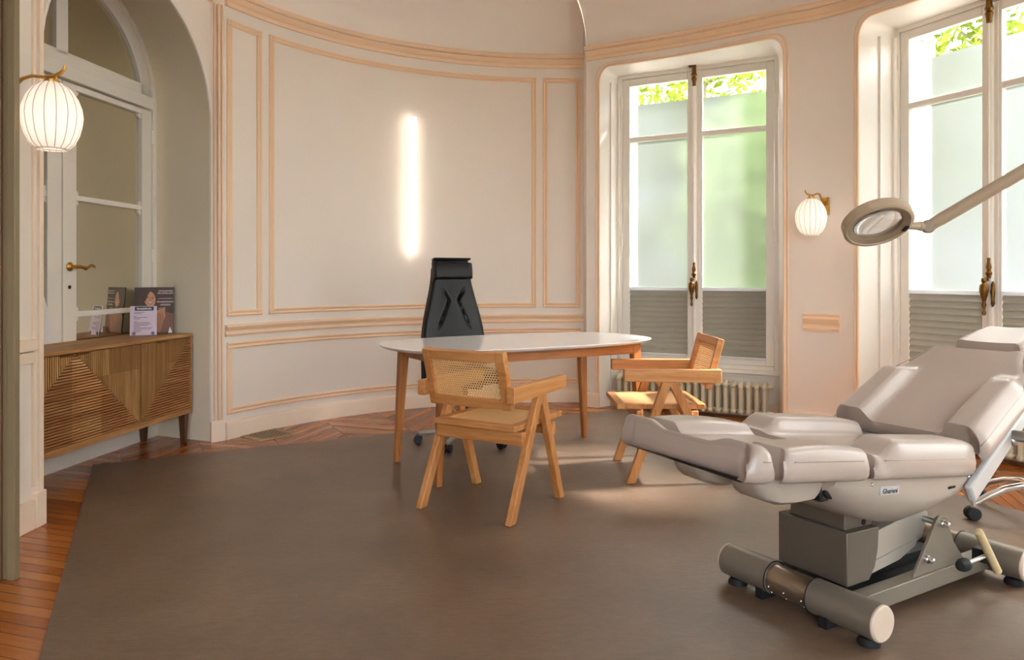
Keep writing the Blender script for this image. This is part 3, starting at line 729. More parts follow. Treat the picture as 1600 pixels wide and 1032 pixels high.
b = MB(); sb(b, -.004, SL+.004, -.006, SDp, .767, .79); b.build('top', M['side_x'], t, bevel=.003)
DW = (SL-.044)/3; dz0, dz1 = .256, .762
def ribdoor(x0, flip):
    """ribs upright on one side of the diagonal and level on the other"""
    m = sm
    x1 = x0+DW; pitch = .0165
    g = 0.0015; root = None
    bV, bH = MB(), MB()
    bk = MB(); sb(bk, x0+g, x1-g, .010, .019, dz0, dz1)  # dark backing paints shade into the grooves between the ribs
    H = dz1-dz0; Wd_ = x1-x0-2*g
    # diagonal: flip False -> from (x0,top) to (x1,bottom), upright ribs above it
    nV = int(Wd_/pitch)
    for i in range(nV):
        xa = x0+g+i*pitch; xb = xa+pitch*.62
        za = dz1-H*((xa-x0)/Wd_); zb = dz1-H*((xb-x0)/Wd_)
        if flip: za, zb = dz1-H*(1-(xa-x0)/Wd_), dz1-H*(1-(xb-x0)/Wd_)
        za = max(dz0, za); zb = max(dz0, zb)
        if dz1-min(za, zb) < .004: continue
        y0, y1 = sorted((-.004*I, .011*I))
        bV.prism([(xa, za), (xb, zb), (xb, dz1), (xa, dz1)], y0, y1, Matrix(((1,0,0,0),(0,0,1,0),(0,1,0,0),(0,0,0,1))))
    nH = int(H/pitch)
    for i in range(nH+1):
        za = dz0+i*pitch; zb = min(dz1, za+pitch*.62)
        if zb-za < .003: continue
        def xd(z): f = (dz1-z)/H; return x0+g+Wd_*f if not flip else x0+g+Wd_*(1-f)
        y0, y1 = sorted((-.004*I, .011*I)); xa, xb = xd(za), xd(zb)
        if not flip: poly = [(x0+g, za), (xa-.002, za), (max(x0+g+.001, xb-.002), zb), (x0+g, zb)]
        else: poly = [(x1-g, za), (xa+.002, za), (min(x1-g-.001, xb+.002), zb), (x1-g, zb)]
        bH.prism(poly, y0, y1, Matrix(((1,0,0,0),(0,0,1,0),(0,1,0,0),(0,0,0,1))))
    for q, mi in ((bV, 1), (bH, 2)):
        for f in q.bm.faces: f.material_index = mi
        q.bm.to_mesh(me_ := bpy.data.meshes.new('t')); bk.bm.from_mesh(me_); q.bm.free()
    d = bk.build('door', [M['side_leg'], M['side_z'], M['side_h']], t, smooth=0)
    return d
# counted from the far end: local x=0 is the far end
specs = [(.022, False, .30, .40), (.022+DW, True, DW-.10, DW-.01), (.022+2*DW, False, .02, .12)]
for x0, fl, h0, h1 in specs:
    d = ribdoor(x0, fl)
    b = MB(); y0, y1 = sorted((-.012*I, .008*I)); b.b2((x0+h0, y0, .752), (x0+h1, y1, .765)); lab(b.build('edge_pull', M['oldbrass'], d, bevel=.002), 'dark metal edge pull')
for x, y in ((.03, .035), (.03, .345), (SL-.07, .035), (SL-.07, .345)):
    b = MB(); s = 1 if x < .5 else -1
    b.post((x+.02, y*I, .212), (x+.02, y*I, 0), (.055, .05), (.034, .032)); b.build('leg', M['side_leg'], t, bevel=.002)

# cards on the sideboard (world placed, facing the room's middle)
def card(u, v, w, h, z, tilt, face, name, label, cat, mat, x, y, yaw, th=.004):
    t = thing(name, label, cat, (x, y, z), yaw); t.rotation_euler = (-tilt, 0, yaw)
    return t
# poster card: local x right, z up, -y to the viewer
TOPZ = .7905
def at_top(u, v): return px(u, v, TOPZ)
pc = px(243, 521.5, TOPZ)
yaw = math.atan2(-.30, .95)*0 + math.radians(38)
po = thing('display_card', 'brown display card showing a smiling woman with bare shoulders on the sideboard', 'display card', (pc.x-.02, pc.y+.02, TOPZ)); po.rotation_euler = (-.09, 0, math.radians(22))
PWd, PH = .26, .335
XZ = Matrix(((1,0,0,0),(0,0,1,0),(0,1,0,0),(0,0,0,1)))
b = MB(); b.b2((-PWd/2, -.003, 0), (PWd/2, .003, PH)); b.build('board', M['posterbg'], po)
b = MB()
def blob(b, pts, y, mi): b.mi = mi; b.f([b.v((x*PWd, -y, z*PH)) for x, z in pts])
def eli(cx, cz, rx, rz, n=20, rot=0):
    return [(cx+rx*math.cos(2*PI*i/n)*math.cos(rot)-rz*math.sin(2*PI*i/n)*math.sin(rot), cz+(rx*math.cos(2*PI*i/n)*math.sin(rot)+rz*math.sin(2*PI*i/n)*math.cos(rot))*PWd/PH) for i in range(n)]
blob(b, [(-.48,.01),(.48,.01),(.48,.42),(.3,.46),(.1,.42),(-.48,.3)], .0032, 2)
blob(b, [(-.40,.55),(-.42,.72),(-.36,.9),(-.22,.985),(-.02,.98),(.08,.9),(.12,.75),(.16,.62),(.10,.58),(.02,.62),(-.1,.5),(-.3,.5)], .0034, 1)
blob(b, [(-.48,.02),(-.48,.36),(-.36,.48),(-.16,.5),(-.05,.56),(.05,.5),(.16,.5),(.27,.44),(.28,.36),(.2,.2),(.1,.02)], .0036, 0)
blob(b, eli(-.115, .745, .145, .225, 24, .18), .0038, 0)
blob(b, [(.04,.12),(.02,.26),(.06,.4),(.18,.52),(.27,.56),(.28,.5),(.22,.44),(.26,.36),(.22,.2),(.15,.02),(.06,.02)], .0038, 3)
for k in range(4): blob(b, [(.10+.01*k,.545-.028*k),(.28,.562-.03*k),(.285,.545-.03*k),(.10,.527-.028*k)], .0042, 0)
blob(b, [(-.30,.66),(-.3,.84),(-.2,.93),(-.08,.93),(-.16,.84),(-.22,.7)], .0040, 1)
for cx in (-.17, -.04): blob(b, eli(cx, .785-.02*(cx > -.1), .028, .014, 12, -.1), .0042, 1); blob(b, [(cx-.04,.825-.02*(cx>-.1)),(cx,.84-.02*(cx>-.1)),(cx+.04,.825-.02*(cx>-.1)),(cx,.832-.02*(cx>-.1))], .0042, 1)
blob(b, [(-.09,.78),(-.07,.72),(-.10,.705),(-.125,.715)], .0042, 3)
blob(b, [(-.175,.685),(-.1,.672),(-.03,.682),(-.055,.645),(-.1,.632),(-.15,.645)], .0042, 4)
blob(b, [(-.16,.68),(-.1,.668),(-.045,.677),(-.07,.655),(-.1,.65),(-.135,.656)], .0044, 5)
TX = lambda x, z: Matrix(((1,0,0,x),(0,0,-1,-.0045),(0,1,0,z),(0,0,0,1)))
r3 = random.Random(5); b.mi = 6
for wd_, z, h_ in ((.095,.905,.010),(.105,.855,.010),(.10,.745,.006),(.115,.665,.011),(.06,.625,.004),(.075,.60,.008)):
    x = .075-wd_/2
    while x < .075+wd_/2-.004:
        l_ = r3.uniform(.003, .008); b.b2((x, -.0046, z*PH), (x+l_, -.0034, z*PH+h_*r3.uniform(.75, 1.1))); x += l_+r3.uniform(.0012, .003)
b.build('printed_portrait', [M['skin'], M['hair'], M['posterwarm'], M['skin2'], M['lip'], M['teeth'], M['printtext']], po, smooth=0, recalc=False)
b = MB(); b.prism([(.36*PWd,.0),(.47*PWd,.0),(.40*PWd,.13*PH)], -.03, -.006, XZ); b.build('card_foot', M['paper'], po)
# lilac leaflet in an acrylic stand
lc = px(224, 523, TOPZ)
le = thing('price_leaflet', 'small lilac price leaflet leaning in front of the brown display card', 'leaflet', (lc.x+.03, lc.y-.06, TOPZ)); le.rotation_euler = (-.16, 0, math.radians(24))
LW, LH = .17, .205
b = MB(); b.b2((-.055, -.003, LH-.032), (.065, -.0021, LH-.004)); b.mi = 1; r3 = random.Random(8); x = -.042
while x < .05: l_ = r3.uniform(.004, .009); b.b2((x, -.0036, LH-.024), (x+l_, -.003, LH-.024+r3.uniform(.008, .013))); x += l_+.003
b.build('title_band', [M['navy'], M['paper']], le, smooth=0)
b = MB(); b.b2((-LW/2, -.002, 0), (LW/2, .002, LH)); b.mi = 1; r2 = random.Random(3); z = LH-.045
for ln in (.07, .05, 0, .02, .09, .04, 0, .02, .10, .11, .09, .04, .12, .11, .05, .04):
    if ln: b.b2((-.062, -.0026, z), (-.062+ln, -.0021, z+.0035))
    z -= .0092
b.build('sheet', [M['lilac'], M['ink']], le, smooth=0)
for x in (-.06, .06): b = MB(); b.cyl((x, -.008, .012), (x, .012, .012), .012, 12); b.build('stand_foot', M['ink'], le)
# tall white board leaning at the near end
wb = thing('white_board', 'tall plain white board leaning on the left end of the sideboard', 'board', (0,0,0))
q0 = px(85, 536, TOPZ); wb.location = (q0.x+.02, q0.y, TOPZ); wb.rotation_euler = (0, 0, math.atan2(sd.y, sd.x))
# local x runs to the camera; leans back to the mirror
b = MB(); s_ = -I
P_ = lambda x, d, z: (x, d*I, z)
b.hexa([P_(0,0,0), P_(.34,0,0), P_(.34,.006,0), P_(0,.006,0), P_(.22,.012,.62), P_(.34,.012,.62), P_(.34,.018,.62), P_(.22,.018,.62)])
b.build('board', M['paper'], wb, bevel=.001)
b = MB(); b.hexa([P_(.125,-.001,.20), P_(.15,-.001,.20), P_(.15,.003,.20), P_(.125,.003,.20), P_(.125,.0005,.28), P_(.14,.0005,.28), P_(.14,.004,.28), P_(.125,.004,.28)]); b.build('printed_mark', M['ink'], wb)

# ------------------------------------------------------------------ wall sconces
def sconce(name, label, S, Pw_, yaw):
    """shade centre S, wall point Pw_ ; local +x points from the wall into the room"""
    d = Vector((S[0]-Pw_[0], S[1]-Pw_[1])); L = d.length
    t = thing(name, label, 'wall lamp', (Pw_[0], Pw_[1], S[2]-.135), math.atan2(d.y, d.x), 'pleated wall lamps')
    prof = [(.055,0),(.08,.022),(.098,.06),(.108,.10),(.112,.135),(.108,.17),(.094,.21),(.072,.245),(.044,.268),(.03,.272)]
    rf = lambda a: 1-.05*abs(math.sin(a*8))**.7*0 - .045*(1-abs(math.sin(a*8)))**1.5
    b = MB(); b.lathe(prof, T(L, 0, 0), 160, False, rf); b.build('shade', M['shade'], t, smooth=60)
    b = MB()
    for i in range(16):
        a = 2*PI*i/16; b.tube([(L+(r*.955+.001)*math.cos(a), (r*.955+.001)*math.sin(a), z) for r, z in prof], .0016, 5)
    lab(b.build('rib', M['shaderib'], t), 'thin grey pleat lines')
    b = MB(); b.lathe([(.054,-.002),(.058,.0),(.058,.006),(.054,.007)], T(L, 0, 0), 40, False); b.build('bottom_ring', M['trimwhite'], t)
    b = MB(); b.ball((L, 0, .12), .034, 12, (1, 1, 1.9)); b.build('bulb', M['bulb'], t)
    b = MB(); b.tube([(.0, 0, .235), (.06, 0, .275), (.13*L/.3, 0, .315), (L*.62, 0, .318), (L*.85, 0, .302), (L+.02, 0, .298), (L+.06, 0, .304), (L+.083, 0, .316), (L+.087, 0, .332)], [.009,.009,.008,.007,.007,.008,.008,.006,.004], 10)
    b.tube([(L-.03, 0, .300), (L-.035, 0, .285), (L-.02, 0, .272), (L, 0, .276), (L+.028, 0, .286), (L+.03, 0, .30)], .006, 8); b.cyl((L, 0, .268), (L, 0, .28), .03, 16)
    b.build('arm', M['brass'], t)
    b = MB(); b.b2((0, -.028, .16), (.012, .028, .295)); b.ball((.014, 0, .19), .005, 6); b.ball((.014, 0, .27), .005, 6); b.build('backplate', M['brass'], t, bevel=.002)
    return t
M['shaderib'] = simple('shade_rib_grey', (176, 168, 164), .7)
sconce('wall_sconce', 'pleated white wall lamp on the pier between the two windows', (2.245, 5.525, 1.65), (2.42, 5.675), 0)
sconce('wall_sconce', 'large pleated white wall lamp close by at the left edge of the photo', (-1.875, 3.0, 1.855), (-2.20, 3.17), 0)

# ------------------------------------------------------------------ LED bar on the curved wall
a = math.radians(ang_at(641)); rr = LR
wx = Vector((LC.x+rr*math.cos(a), LC.y+rr*math.sin(a))); t = thing('wall_light_bar', 'tall slim glowing light bar on the curved wall above the black chair', 'wall light', (wx.x, wx.y, 1.41), a-PI/2)
# local -y points into the room
b = MB(); b.b2((-.02, -.03, .05), (.02, 0, 1.19)); b.build('backplate', M['trimwhite'], t)
b = MB(); b.b2((-.033, -.075, 0), (.033, -.03, 1.24)); b.build('tube', M['led'], t, bevel=.006)

# ------------------------------------------------------------------ desk
DT = .785
t = thing('desk', 'white topped desk with rounded ends and tapered wooden legs', 'desk', (.06, 4.835, .006), math.radians(30))
def superel(L, W, n, k=96): 
    r = []
    for i in range(k):
        a = 2*PI*i/k; c, s = math.cos(a), math.sin(a); r.append((L*math.copysign(abs(c)**(2/n), c), W*math.copysign(abs(s)**(2/n), s)))
    return r
b = MB(); zt = DT-.006
def ringz(L, W, z): return [(x, y, z) for x, y in superel(L, W, 2.9)]
b.loft([ringz(.86,.43,zt-.028), ringz(.905,.475,zt-.022), ringz(.922,.492,zt-.012), ringz(.930,.50,zt-.004), ringz(.926,.496,zt)], True, True)
b.build('tabletop', M['desktop'], t, smooth=40)
b = MB()
for y in (-.315, .315): b.b2((-.68, y-.011, zt-.095), (.68, y+.011, zt-.029))
for x in (-.70, .70): b.b2((x-.011, -.29, zt-.095), (x+.011, .29, zt-.029))
b.build('apron', M['desk_x'], t, bevel=.002)
for x in (-1, 1):
    for y in (-1, 1):
        b = MB(); b.post((x*.70, y*.305, zt-.029), (x*.74, y*.325, 0), (.066, .052), (.036, .036)); b.build('leg', M['desk_z'], t, bevel=.005)

# ------------------------------------------------------------------ cane armchairs
def canemesh(b, x0, x1, z0, z1, pt, rad, th):
    nx = max(2, int(round((x1-x0)/pt))); nz = max(2, int(round((z1-z0)/(pt*.88)))); dx = (x1-x0)/nx; dz = (z1-z0)/nz
    for j in range(nz):
        off = .5*dx if j % 2 else 0
        for i in range(-1 if off else 0, nx):
            cx = x0+i*dx+off; cz = z0+j*dz
            xa, xb = max(x0, cx), min(x1, cx+dx)
            if xb-xa < dx*.6: 
                if xb-xa > 1e-5: yield (xa, xb, cz, cz+dz, None)
                continue
            yield (xa, xb, cz, cz+dz, rad)
def cane_panel(fn, x0, x1, z0, z1, pt, rad, th):
    """fn maps (x,z) to a point; a sheet with round holes in staggered rows"""
    b = MB()
    for xa, xb, za, zb, r in canemesh(b, x0, x1, z0, z1, pt, rad, th):
        if r is None: b.f([b.v(fn(*p)) for p in ((xa,za),(xb,za),(xb,zb),(xa,zb))]); continue
        cx, cz = (xa+xb)/2, (za+zb)/2
        o = [(xa,za),(cx,za),(xb,za),(xb,cz),(xb,zb),(cx,zb),(xa,zb),(xa,cz)]; q = []
        for k in range(8):
            a = math.radians(225+45*k); q.append((cx+r*math.cos(a), cz+r*math.sin(a)))
        O = [b.v(fn(*p)) for p in o]; Q = [b.v(fn(*p)) for p in q]
        for k in range(8): b.f([O[k], O[(k+1)%8], Q[(k+1)%8], Q[k]])
    bmesh.ops.remove_doubles(b.bm, verts=b.bm.verts[:], dist=1e-5)
    return b
def cane_chair(label, x, y, rz):
    t = thing('cane_armchair', label, 'armchair', (x, y, .006), rz, 'wooden armchairs with cane seats')
    # seat frame, open in the middle
    sx0, sx1, sy, z0, z1, w = -.18, .335, .245, .425, .455, .05
    b = MB(); b.b2((sx0, -sy, z0), (sx0+w, sy, z1)); b.b2((sx1-w, -sy, z0), (sx1, sy, z1)); b.b2((sx0+w, -sy, z0), (sx1-w, -sy+w, z1)); b.b2((sx0+w, sy-w, z0), (sx1-w, sy, z1))
    sf = b.build('seat', M['oak_y'], t, bevel=.004)
    b = cane_panel(lambda p, q: (p, q, z1-.001-.006*(1-(q/.2)**2)), sx0+w-.012, sx1-w+.012, -sy+w-.012, sy-w+.012, .0115, .0030, 0)
    cs = b.build('cane_seat', M['cane'], sf, smooth=0, recalc=True); so = cs.modifiers.new('s', 'SOLIDIFY'); so.thickness = .003
    for xa, xb in ((sx0+.045, sx0+.085), (.19, .225)): b = MB(); b.b2((xa, -.262, .35), (xb, .262, .417)); b.build('seat_rail', M['oak_y'], t, bevel=.004)
    for s in (-1, 1):
        yy = s*.268
        b = MB(); b.post((.035+.012, yy, .597), (.262, yy, 0), (.056, .036), (.052, .036)); b.build('leg', M['oak_z'], t, bevel=.005)
        b = MB(); b.post((.035-.012, yy, .597), (-.262, yy, 0), (.058, .0355), (.054, .0355)); b.build('leg', M['oak_z'], t, bevel=.005)
        b = MB(); b.hexa([(-.262, yy-.024, .582), (.30, yy-.024, .592), (.30, yy+.024, .592), (-.262, yy+.024, .582), (-.262, yy-.024, .66), (.30, yy-.024, .66), (.30, yy+.024, .66), (-.262, yy+.024, .66)])
        b.build('armrest', M['oak_x'], t, bevel=.004)
    # reclined back with a slightly curved top
    zb0, zb1, xb0, xb1, hw, fw = .545, .828, -.195, -.272, .243, .045
    def bp(y, f, d=0):
        x = xb0+(xb1-xb0)*f - .022*(1-(y/hw)**2); z = zb0+(zb1-zb0)*f; return (x+d*.97, y, z+d*.26)
    def bar(b, y0, y1, f0, f1, n=1, h_=.018):
        rows = []
        for i in range(n+1):
            y = y0+(y1-y0)*i/n; rows.append([bp(y, f0, -h_), bp(y, f1, -h_), bp(y, f1, h_), bp(y, f0, h_)])
        b.loft(rows, True, True)
    b = MB(); fz = fw/(zb1-zb0)
    bar(b, -hw+fw*.6, hw-fw*.6, 1-fz, 1.0, 10); bar(b, -hw+fw*.6, hw-fw*.6, 0, fz, 10); bar(b, -hw, -hw+fw, -.012, 1.012, 1, .0195); bar(b, hw-fw, hw, -.012, 1.012, 1, .0195)
    bk = b.build('backrest', M['oak_y'], t, bevel=.003)
    b = cane_panel(lambda p, q: bp(p, q), -hw+fw-.008, hw-fw+.008, fz-.02, 1-fz+.02, .0125, .0041, 0) if False else cane_panel(lambda p, q: bp(p, q/.3), -hw+fw-.008, hw-fw+.008, .3*(fz-.02), .3*(1-fz+.02), .0142, .0052, 0)
    cb = b.build('cane_back', M['cane'], bk, smooth=0); so = cb.modifiers.new('s', 'SOLIDIFY'); so.thickness = .003
    return t
c1 = cane_chair('wooden cane armchair in the foreground seen from behind, pulled up to the desk', -.106, 3.90, math.radians(59.5))
c2 = dup(c1); c2.location = (.945, 4.52, .006); c2.rotation_euler = (0, 0, PI)
c2['label'] = 'wooden cane armchair seen from the side, between the desk end and treatment chair'

# ------------------------------------------------------------------ black office chair
t = thing('office_chair', 'tall black leather office chair with headrest behind the desk', 'office chair', (-.345, 5.30, .006), math.radians(-68))
# local +x is where it faces
b = MB(); b.lathe([(.05,.07),(.055,.075),(.05,.13),(.03,.14),(.026,.20),(.026,.40)], None, 20); b.build('gas_column', M['blackplastic'], t)
bse = MB(); bse.lathe([(.02,.075),(.05,.08),(.05,.12),(.03,.125)], None, 20)
hub = bse.build('base_hub', M['alu'], t)
for k in range(5):
    a = math.radians(250+72*k); c, s = math.cos(a), math.sin(a)
    b = MB(); b.beam((.03*c, .03*s, .105), (.32*c, .32*s, .072), .045, .03, (0,0,1), .026, .016); b.cyl((.32*c, .32*s, .05), (.32*c, .32*s, .078), .012, 10); lg = b.build('base_arm', M['alu'], t, bevel=.004)
    b = MB(); n_ = Vector((-s, c, 0)); q = Vector((.33*c, .33*s, .030))
    for o in (-.016, .016): b.cyl(q+n_*(o-.011), q+n_*(o+.011), .030, 18)
    b.cyl(q-n_*.01, q+n_*.01, .018, 10); b.build('caster', M['blackplastic'], lg, bevel=.003)
def cushion(Mx, L, wf, tf, th, r, nu=44, nv=40, bulge=.006, rc=None):
    """upholstered slab: x from 0 to L, half width wf(x), top height tf(x,t) over the slab of thickness th"""
    b = MB(Mx); us = [.5-.5*math.cos(PI*i/nu) for i in range(nu+1)]; ts = [-math.cos(PI*j/nv) for j in range(nv+1)]
    us = [.65*u+.35*i/nu for i, u in enumerate(us)]; ts = [.6*t_+.4*(2*j/nv-1) for j, t_ in enumerate(ts)]
    G = []
    for u in us:
        x = u*L; w = wf(u); row = []
        for t_ in ts:
            e = min(x, L-x, w*(1-abs(t_))); dx = min(x, L-x); dy = w*(1-abs(t_))
            q = 0
            ax = max(0, r-dx); ay = max(0, r-dy); q = min(r, math.hypot(ax, ay)); drop = r-math.sqrt(max(0, r*r-q*q))
            y = t_*w; rc_ = rc or min(.05, r*1.5)
            if dx < rc_ and dy < rc_:
                px_, py_ = rc_-dx, rc_-dy; ln = math.hypot(px_, py_)
                if ln > 1e-6:
                    k_ = max(px_, py_)/ln; x += (1 if x < L/2 else -1)*(px_-px_*k_); y -= math.copysign(py_-py_*k_, t_)
            row.append((x, y, th+tf(u, t_)-drop))
        G.append(row)
    Vt = [[b.v(p) for p in row] for row in G]
    for i in range(nu):
        for j in range(nv): b.f([Vt[i][j], Vt[i+1][j], Vt[i+1][j+1], Vt[i][j+1]])
    per = [(i, 0) for i in range(nu+1)]+[(nu, j) for j in range(1, nv+1)]+[(i, nv) for i in range(nu-1, -1, -1)]+[(0, j) for j in range(nv-1, 0, -1)]
    prev = [Vt[i][j] for i, j in per]; cx = L/2
    P2 = [Vector(G[i][j][:2]) for i, j in per]; NP = len(per); NN = []
    for k in range(NP):
        t_ = P2[(k+2) % NP]-P2[k-2]; nv_ = Vector((t_.y, -t_.x)).normalized()
        if nv_.dot(P2[k]-Vector((L/2, 0))) < 0: nv_ = -nv_
        NN.append(nv_)
    for _ in range(5): NN = [(NN[k-1]+NN[k]*2+NN[(k+1) % NP]).normalized() for k in range(NP)]
    def ring(off, zf):
        return [b.v((P2[k].x+NN[k].x*off, P2[k].y+NN[k].y*off, zf(G[i][j][2]))) for k, (i, j) in enumerate(per)]
    for off, fz in ((bulge, .62), (bulge, .3), (0, .1), (-.012, 0)):
        cur = ring(off, (lambda z, fz=fz: z*fz))
        for k in range(len(per)): b.f([prev[k], prev[(k+1) % len(per)], cur[(k+1) % len(per)], cur[k]])
        prev = cur
    b.f(prev[::-1]); return b
def sst(a, b_, x): x = max(0, min(1, (x-a)/(b_-a))); return x*x*(3-2*x)
seatM = T(-.26, 0, .44)
b = cushion(seatM, .52, lambda u: .25-.03*(1-sst(0, .25, u)), lambda u, t_: -.01*(1-t_*t_), .09, .035, 26, 26); b.build('seat', M['black'], t, smooth=60)
b = MB(); b.b2((-.14, -.1, .40), (.14, .1, .44)); b.build('seat_mechanism', M['blackplastic'], t, bevel=.01)
# backrest: slab standing up, x local up the back
bM = T(-.25, 0, .50) @ RY(-PI/2+.0) @ RY(-.14)
bM = T(-.235, 0, .49) @ Matrix(((-.15, 0, .9887, 0), (0, 1, 0, 0), (.9887, 0, .15, 0), (0, 0, 0, 1)))
def backtop(u, t_):
    x = u; c = 0
    for sg in (-1, 1):
        # the stitched X: two V creases
        yv = .50-.30*abs(u-.58)/.3*0
        k_ = u-.66; d1 = abs(t_*sg-(.19+(3.0*k_ if k_ > 0 else -1.3*k_)))
        c -= .020*math.exp(-(d1/.05)**2)*sst(.38, .44, u)*(1-sst(.74, .78, u))
    c += .02*(1-t_*t_)
    return c
b = cushion(bM, .80, lambda u: .245-.10*sst(.25, 1.0, u), backtop, .055, .028, 70, 60); bk = b.build('backrest', M['black'], t, smooth=60)
hM = bM @ T(.655, 0, .045)
b = cushion(hM, .188, lambda u: .152, lambda u, t_: .018*math.sin(PI*u), .055, .03, 20, 24); hd = b.build('headrest', M['black'], t, smooth=60)
b = MB(bM); b.b2((.70, -.14, .0), (.842, .14, .03)); b.b2((.832, -.148, .02), (.847, .148, .085)); b.build('headrest_flap', M['black'], hd, bevel=.008)
for s in (-1, 1):
    b = MB(); b.tube([(-.05, s*.22, .42), (-.05, s*.285, .46), (-.05, s*.29, .70)], .018, 10); ar = b.build('armrest_post', M['blackplastic'], t)
    b = cushion(T(-.17, s*.29, .70), .28, lambda u: .042, lambda u, t_: 0, .035, .015, 12, 10, .002); b.build('armrest_pad', M['black'], ar, smooth=60)
b = MB(); b.beam((-.2, 0, .43), (-.275, 0, .62), .10, .025, (1, 0, 0)); b.build('back_support', M['blackplastic'], t, bevel=.005)
# ------------------------------------------------------------------ treatment chair
BA = math.atan2(.51, .86)
t = thing('treatment_chair', 'big taupe reclining treatment chair on a grey tubular base', 'treatment chair', (1.02, 2.63, .006), BA)
TZ = -.006
def zb(x): return .549-.115*(x+.035)+TZ
def boldip(dip, a=.42, b_=.66): return lambda u, t_: -dip*(1-sst(a, b_, abs(t_)))
def seatpad(name, x0, x1, tf, wf, th=.098, r=.03, nu=40, rc=None):
    Mx = T(x0, 0, zb(x0)) @ RY(.115)
    return cushion(Mx, (x1-x0), wf, tf, th, r, nu, 64, .006, rc).build(name, M['taupe'], t, smooth=70)
def f_foot(u, t_):
    bol = sst(.30, .60, abs(t_)); lip = math.exp(-((u-.40)/.34)**2)
    return -.030+bol*(.014+.018*u)+lip*.018-.014*sst(.75, 1, u)*bol
fc = seatpad('foot_cushion', -.605, -.472, f_foot, lambda u: .298+.017*u, .1, .036, 30, .06)
def f_calf(u, t_):
    bol = sst(.40, .58, abs(t_)); return -.034+bol*(.034+.012*math.sin(PI*min(1, u*1.05)))
cc = seatpad('calf_cushion', -.470, -.040, f_calf, lambda u: .315, .098, .032, 44, .04)
def f_seat(u, t_):
    bol = sst(.42, .58, abs(t_)); lift = sst(.06, .22, u)
    return -.032+bol*(.010+.052*lift)-.014*sst(.8, 1, u)
sc_ = seatpad('seat_cushion', -.036, .625, f_seat, lambda u: .315-.02*sst(.8, 1, u), .098, .036, 56, .045)
# stitched seam along the near and far edges of the cushions
for o, x0, x1, wf in ((fc, -.60, -.478, lambda u: .295+.02*u), (cc, -.474, -.045, lambda u: .315), (sc_, -.036, .625, lambda u: .315-.02*sst(.8, 1, u))):
    for s in (-1, 1):
        b = MB(T(x0, 0, zb(x0)) @ RY(.115)); L_ = x1-x0; a_, c_ = (.055, .04) if o is fc else (.05, .05)
        b.tube([(a_+(L_-a_-c_)*i/12, s*(wf((a_+(L_-a_-c_)*i/12)/L_)+.0035), .066) for i in range(13)], .0018, 6); b.build('seam', M['taupe_seam'], o)
# backrest
bkM = T(.625, 0, .508+TZ) @ RY(-math.radians(27))
def w_back(u):
    if u < .5: return .312-.012*sst(0, .5, u)
    return .30-.105*sst(.5, .97, u)
def f_back(u, t_):
    k = .44+.1*u; bol = sst(k, k+.15, abs(t_))*(1-sst(.52, .70, u))*sst(.0, .05, u); return -.032+.058*bol*(1-.5*sst(.85, 1, abs(t_)))+.014*sst(.6, .95, u)
bc = cushion(bkM, .73, w_back, f_back, .10, .036, 64, 64, .006, .07).build('backrest_cushion', M['taupe'], t, smooth=70)
for s in (-1, 1):
    b = MB(bkM); b.tube([(.03+.65*i/24, s*(w_back((.03+.65*i/24)/.73)-.004), .070) for i in range(25)], .0024, 6); b.build('seam', M['taupe_seam'], bc)
b = MB(bkM @ T(.60, -.232, .062) @ RX(.2)); b.b2((-.018, -.035, 0), (.018, -.0, .02)); lab(b.build('care_tag', M['strut'], bc), 'small grey fabric tag')
b = MB(bkM); b.b2((.02, -.24, -.028), (.66, .24, -.002)); shell = b.build('backrest_shell', M['strut'], t, bevel=.012)
for s in (-1, 1):
    b = MB(); b.beam((.60, s*.275, .40+TZ), (1.16, s*.24, .70+TZ), .03, .075, (0, 0, 1), .03, .055); b.build('support_arm', M['strut'], t, bevel=.01)
# armrest bracket on the near side
b = MB(); b.cyl((.93, -.26, .575), (.93, -.33, .575), .022, 16); b.cyl((.93, -.30, .575), (.93, -.42, .575), .013, 14); b.ball((.93, -.265, .555), .022, 10); b.build('armrest_bracket', M['alu'], t)
# headrest
hM = T(1.28, 0.0, .822+TZ) @ RY(-math.radians(20))
hc = cushion(hM, .25, lambda u: .145-.05*sst(.2, 1, u), lambda u, q: -.006*(1-q*q), .085, .03, 26, 26).build('headrest_cushion', M['taupe'], t, smooth=70)
b = MB(hM); b.tube([(.025+.2*i/10, -(.145-.05*sst(.2, 1, .1+.8*i/10)-.006), .064) for i in range(11)], .0022, 6); b.build('seam', M['taupe_seam'], hc)
for y in (-.05, .05): b = MB(); b.beam((1.16, y, .775+TZ), (1.42, y, .87+TZ), .03, .008); b.build('headrest_bracket', M['alu'], t)
# seat shell: boat shaped
secs = [(-.135,.25,.20,.50),(-.10,.262,.20,.455),(-.02,.27,.20,.405),(.08,.272,.19,.362),(.20,.272,.18,.325),(.34,.272,.17,.303),(.46,.27,.165,.308),(.58,.262,.16,.338),(.68,.25,.15,.385),(.735,.235,.14,.45)]
rows = []
for x, wt, wb_, z in secs:
    zt = zb(min(x, .66))-.003; h = zt-z-TZ*0; row = []
    pr = [(wt, zt), (wt*1.0, zt-h*.22), (wt*.985, zt-h*.45), ((wt+wb_)/2*.99, zt-h*.74), (wb_, z+h*.06), (wb_*.55, z)]
    for y, zz in pr: row.append((x, y, zz))
    for y, zz in pr[::-1]: row.append((x, -y, zz))
    rows.append(row)
b = MB(); b.loft(rows, True, True); sh = b.build('seat_shell', M['shell'], t, smooth=50)
for x, z in ((.02, .515), (.60, .46)): b = MB(); b.ball((x, -.272, z), .006, 8); b.build('screw', M['chrome'], sh)
b = MB(); b.b2((.47, -.2755, .434), (.51, -.272, .441)); b.build('slot', M['dark'], sh)
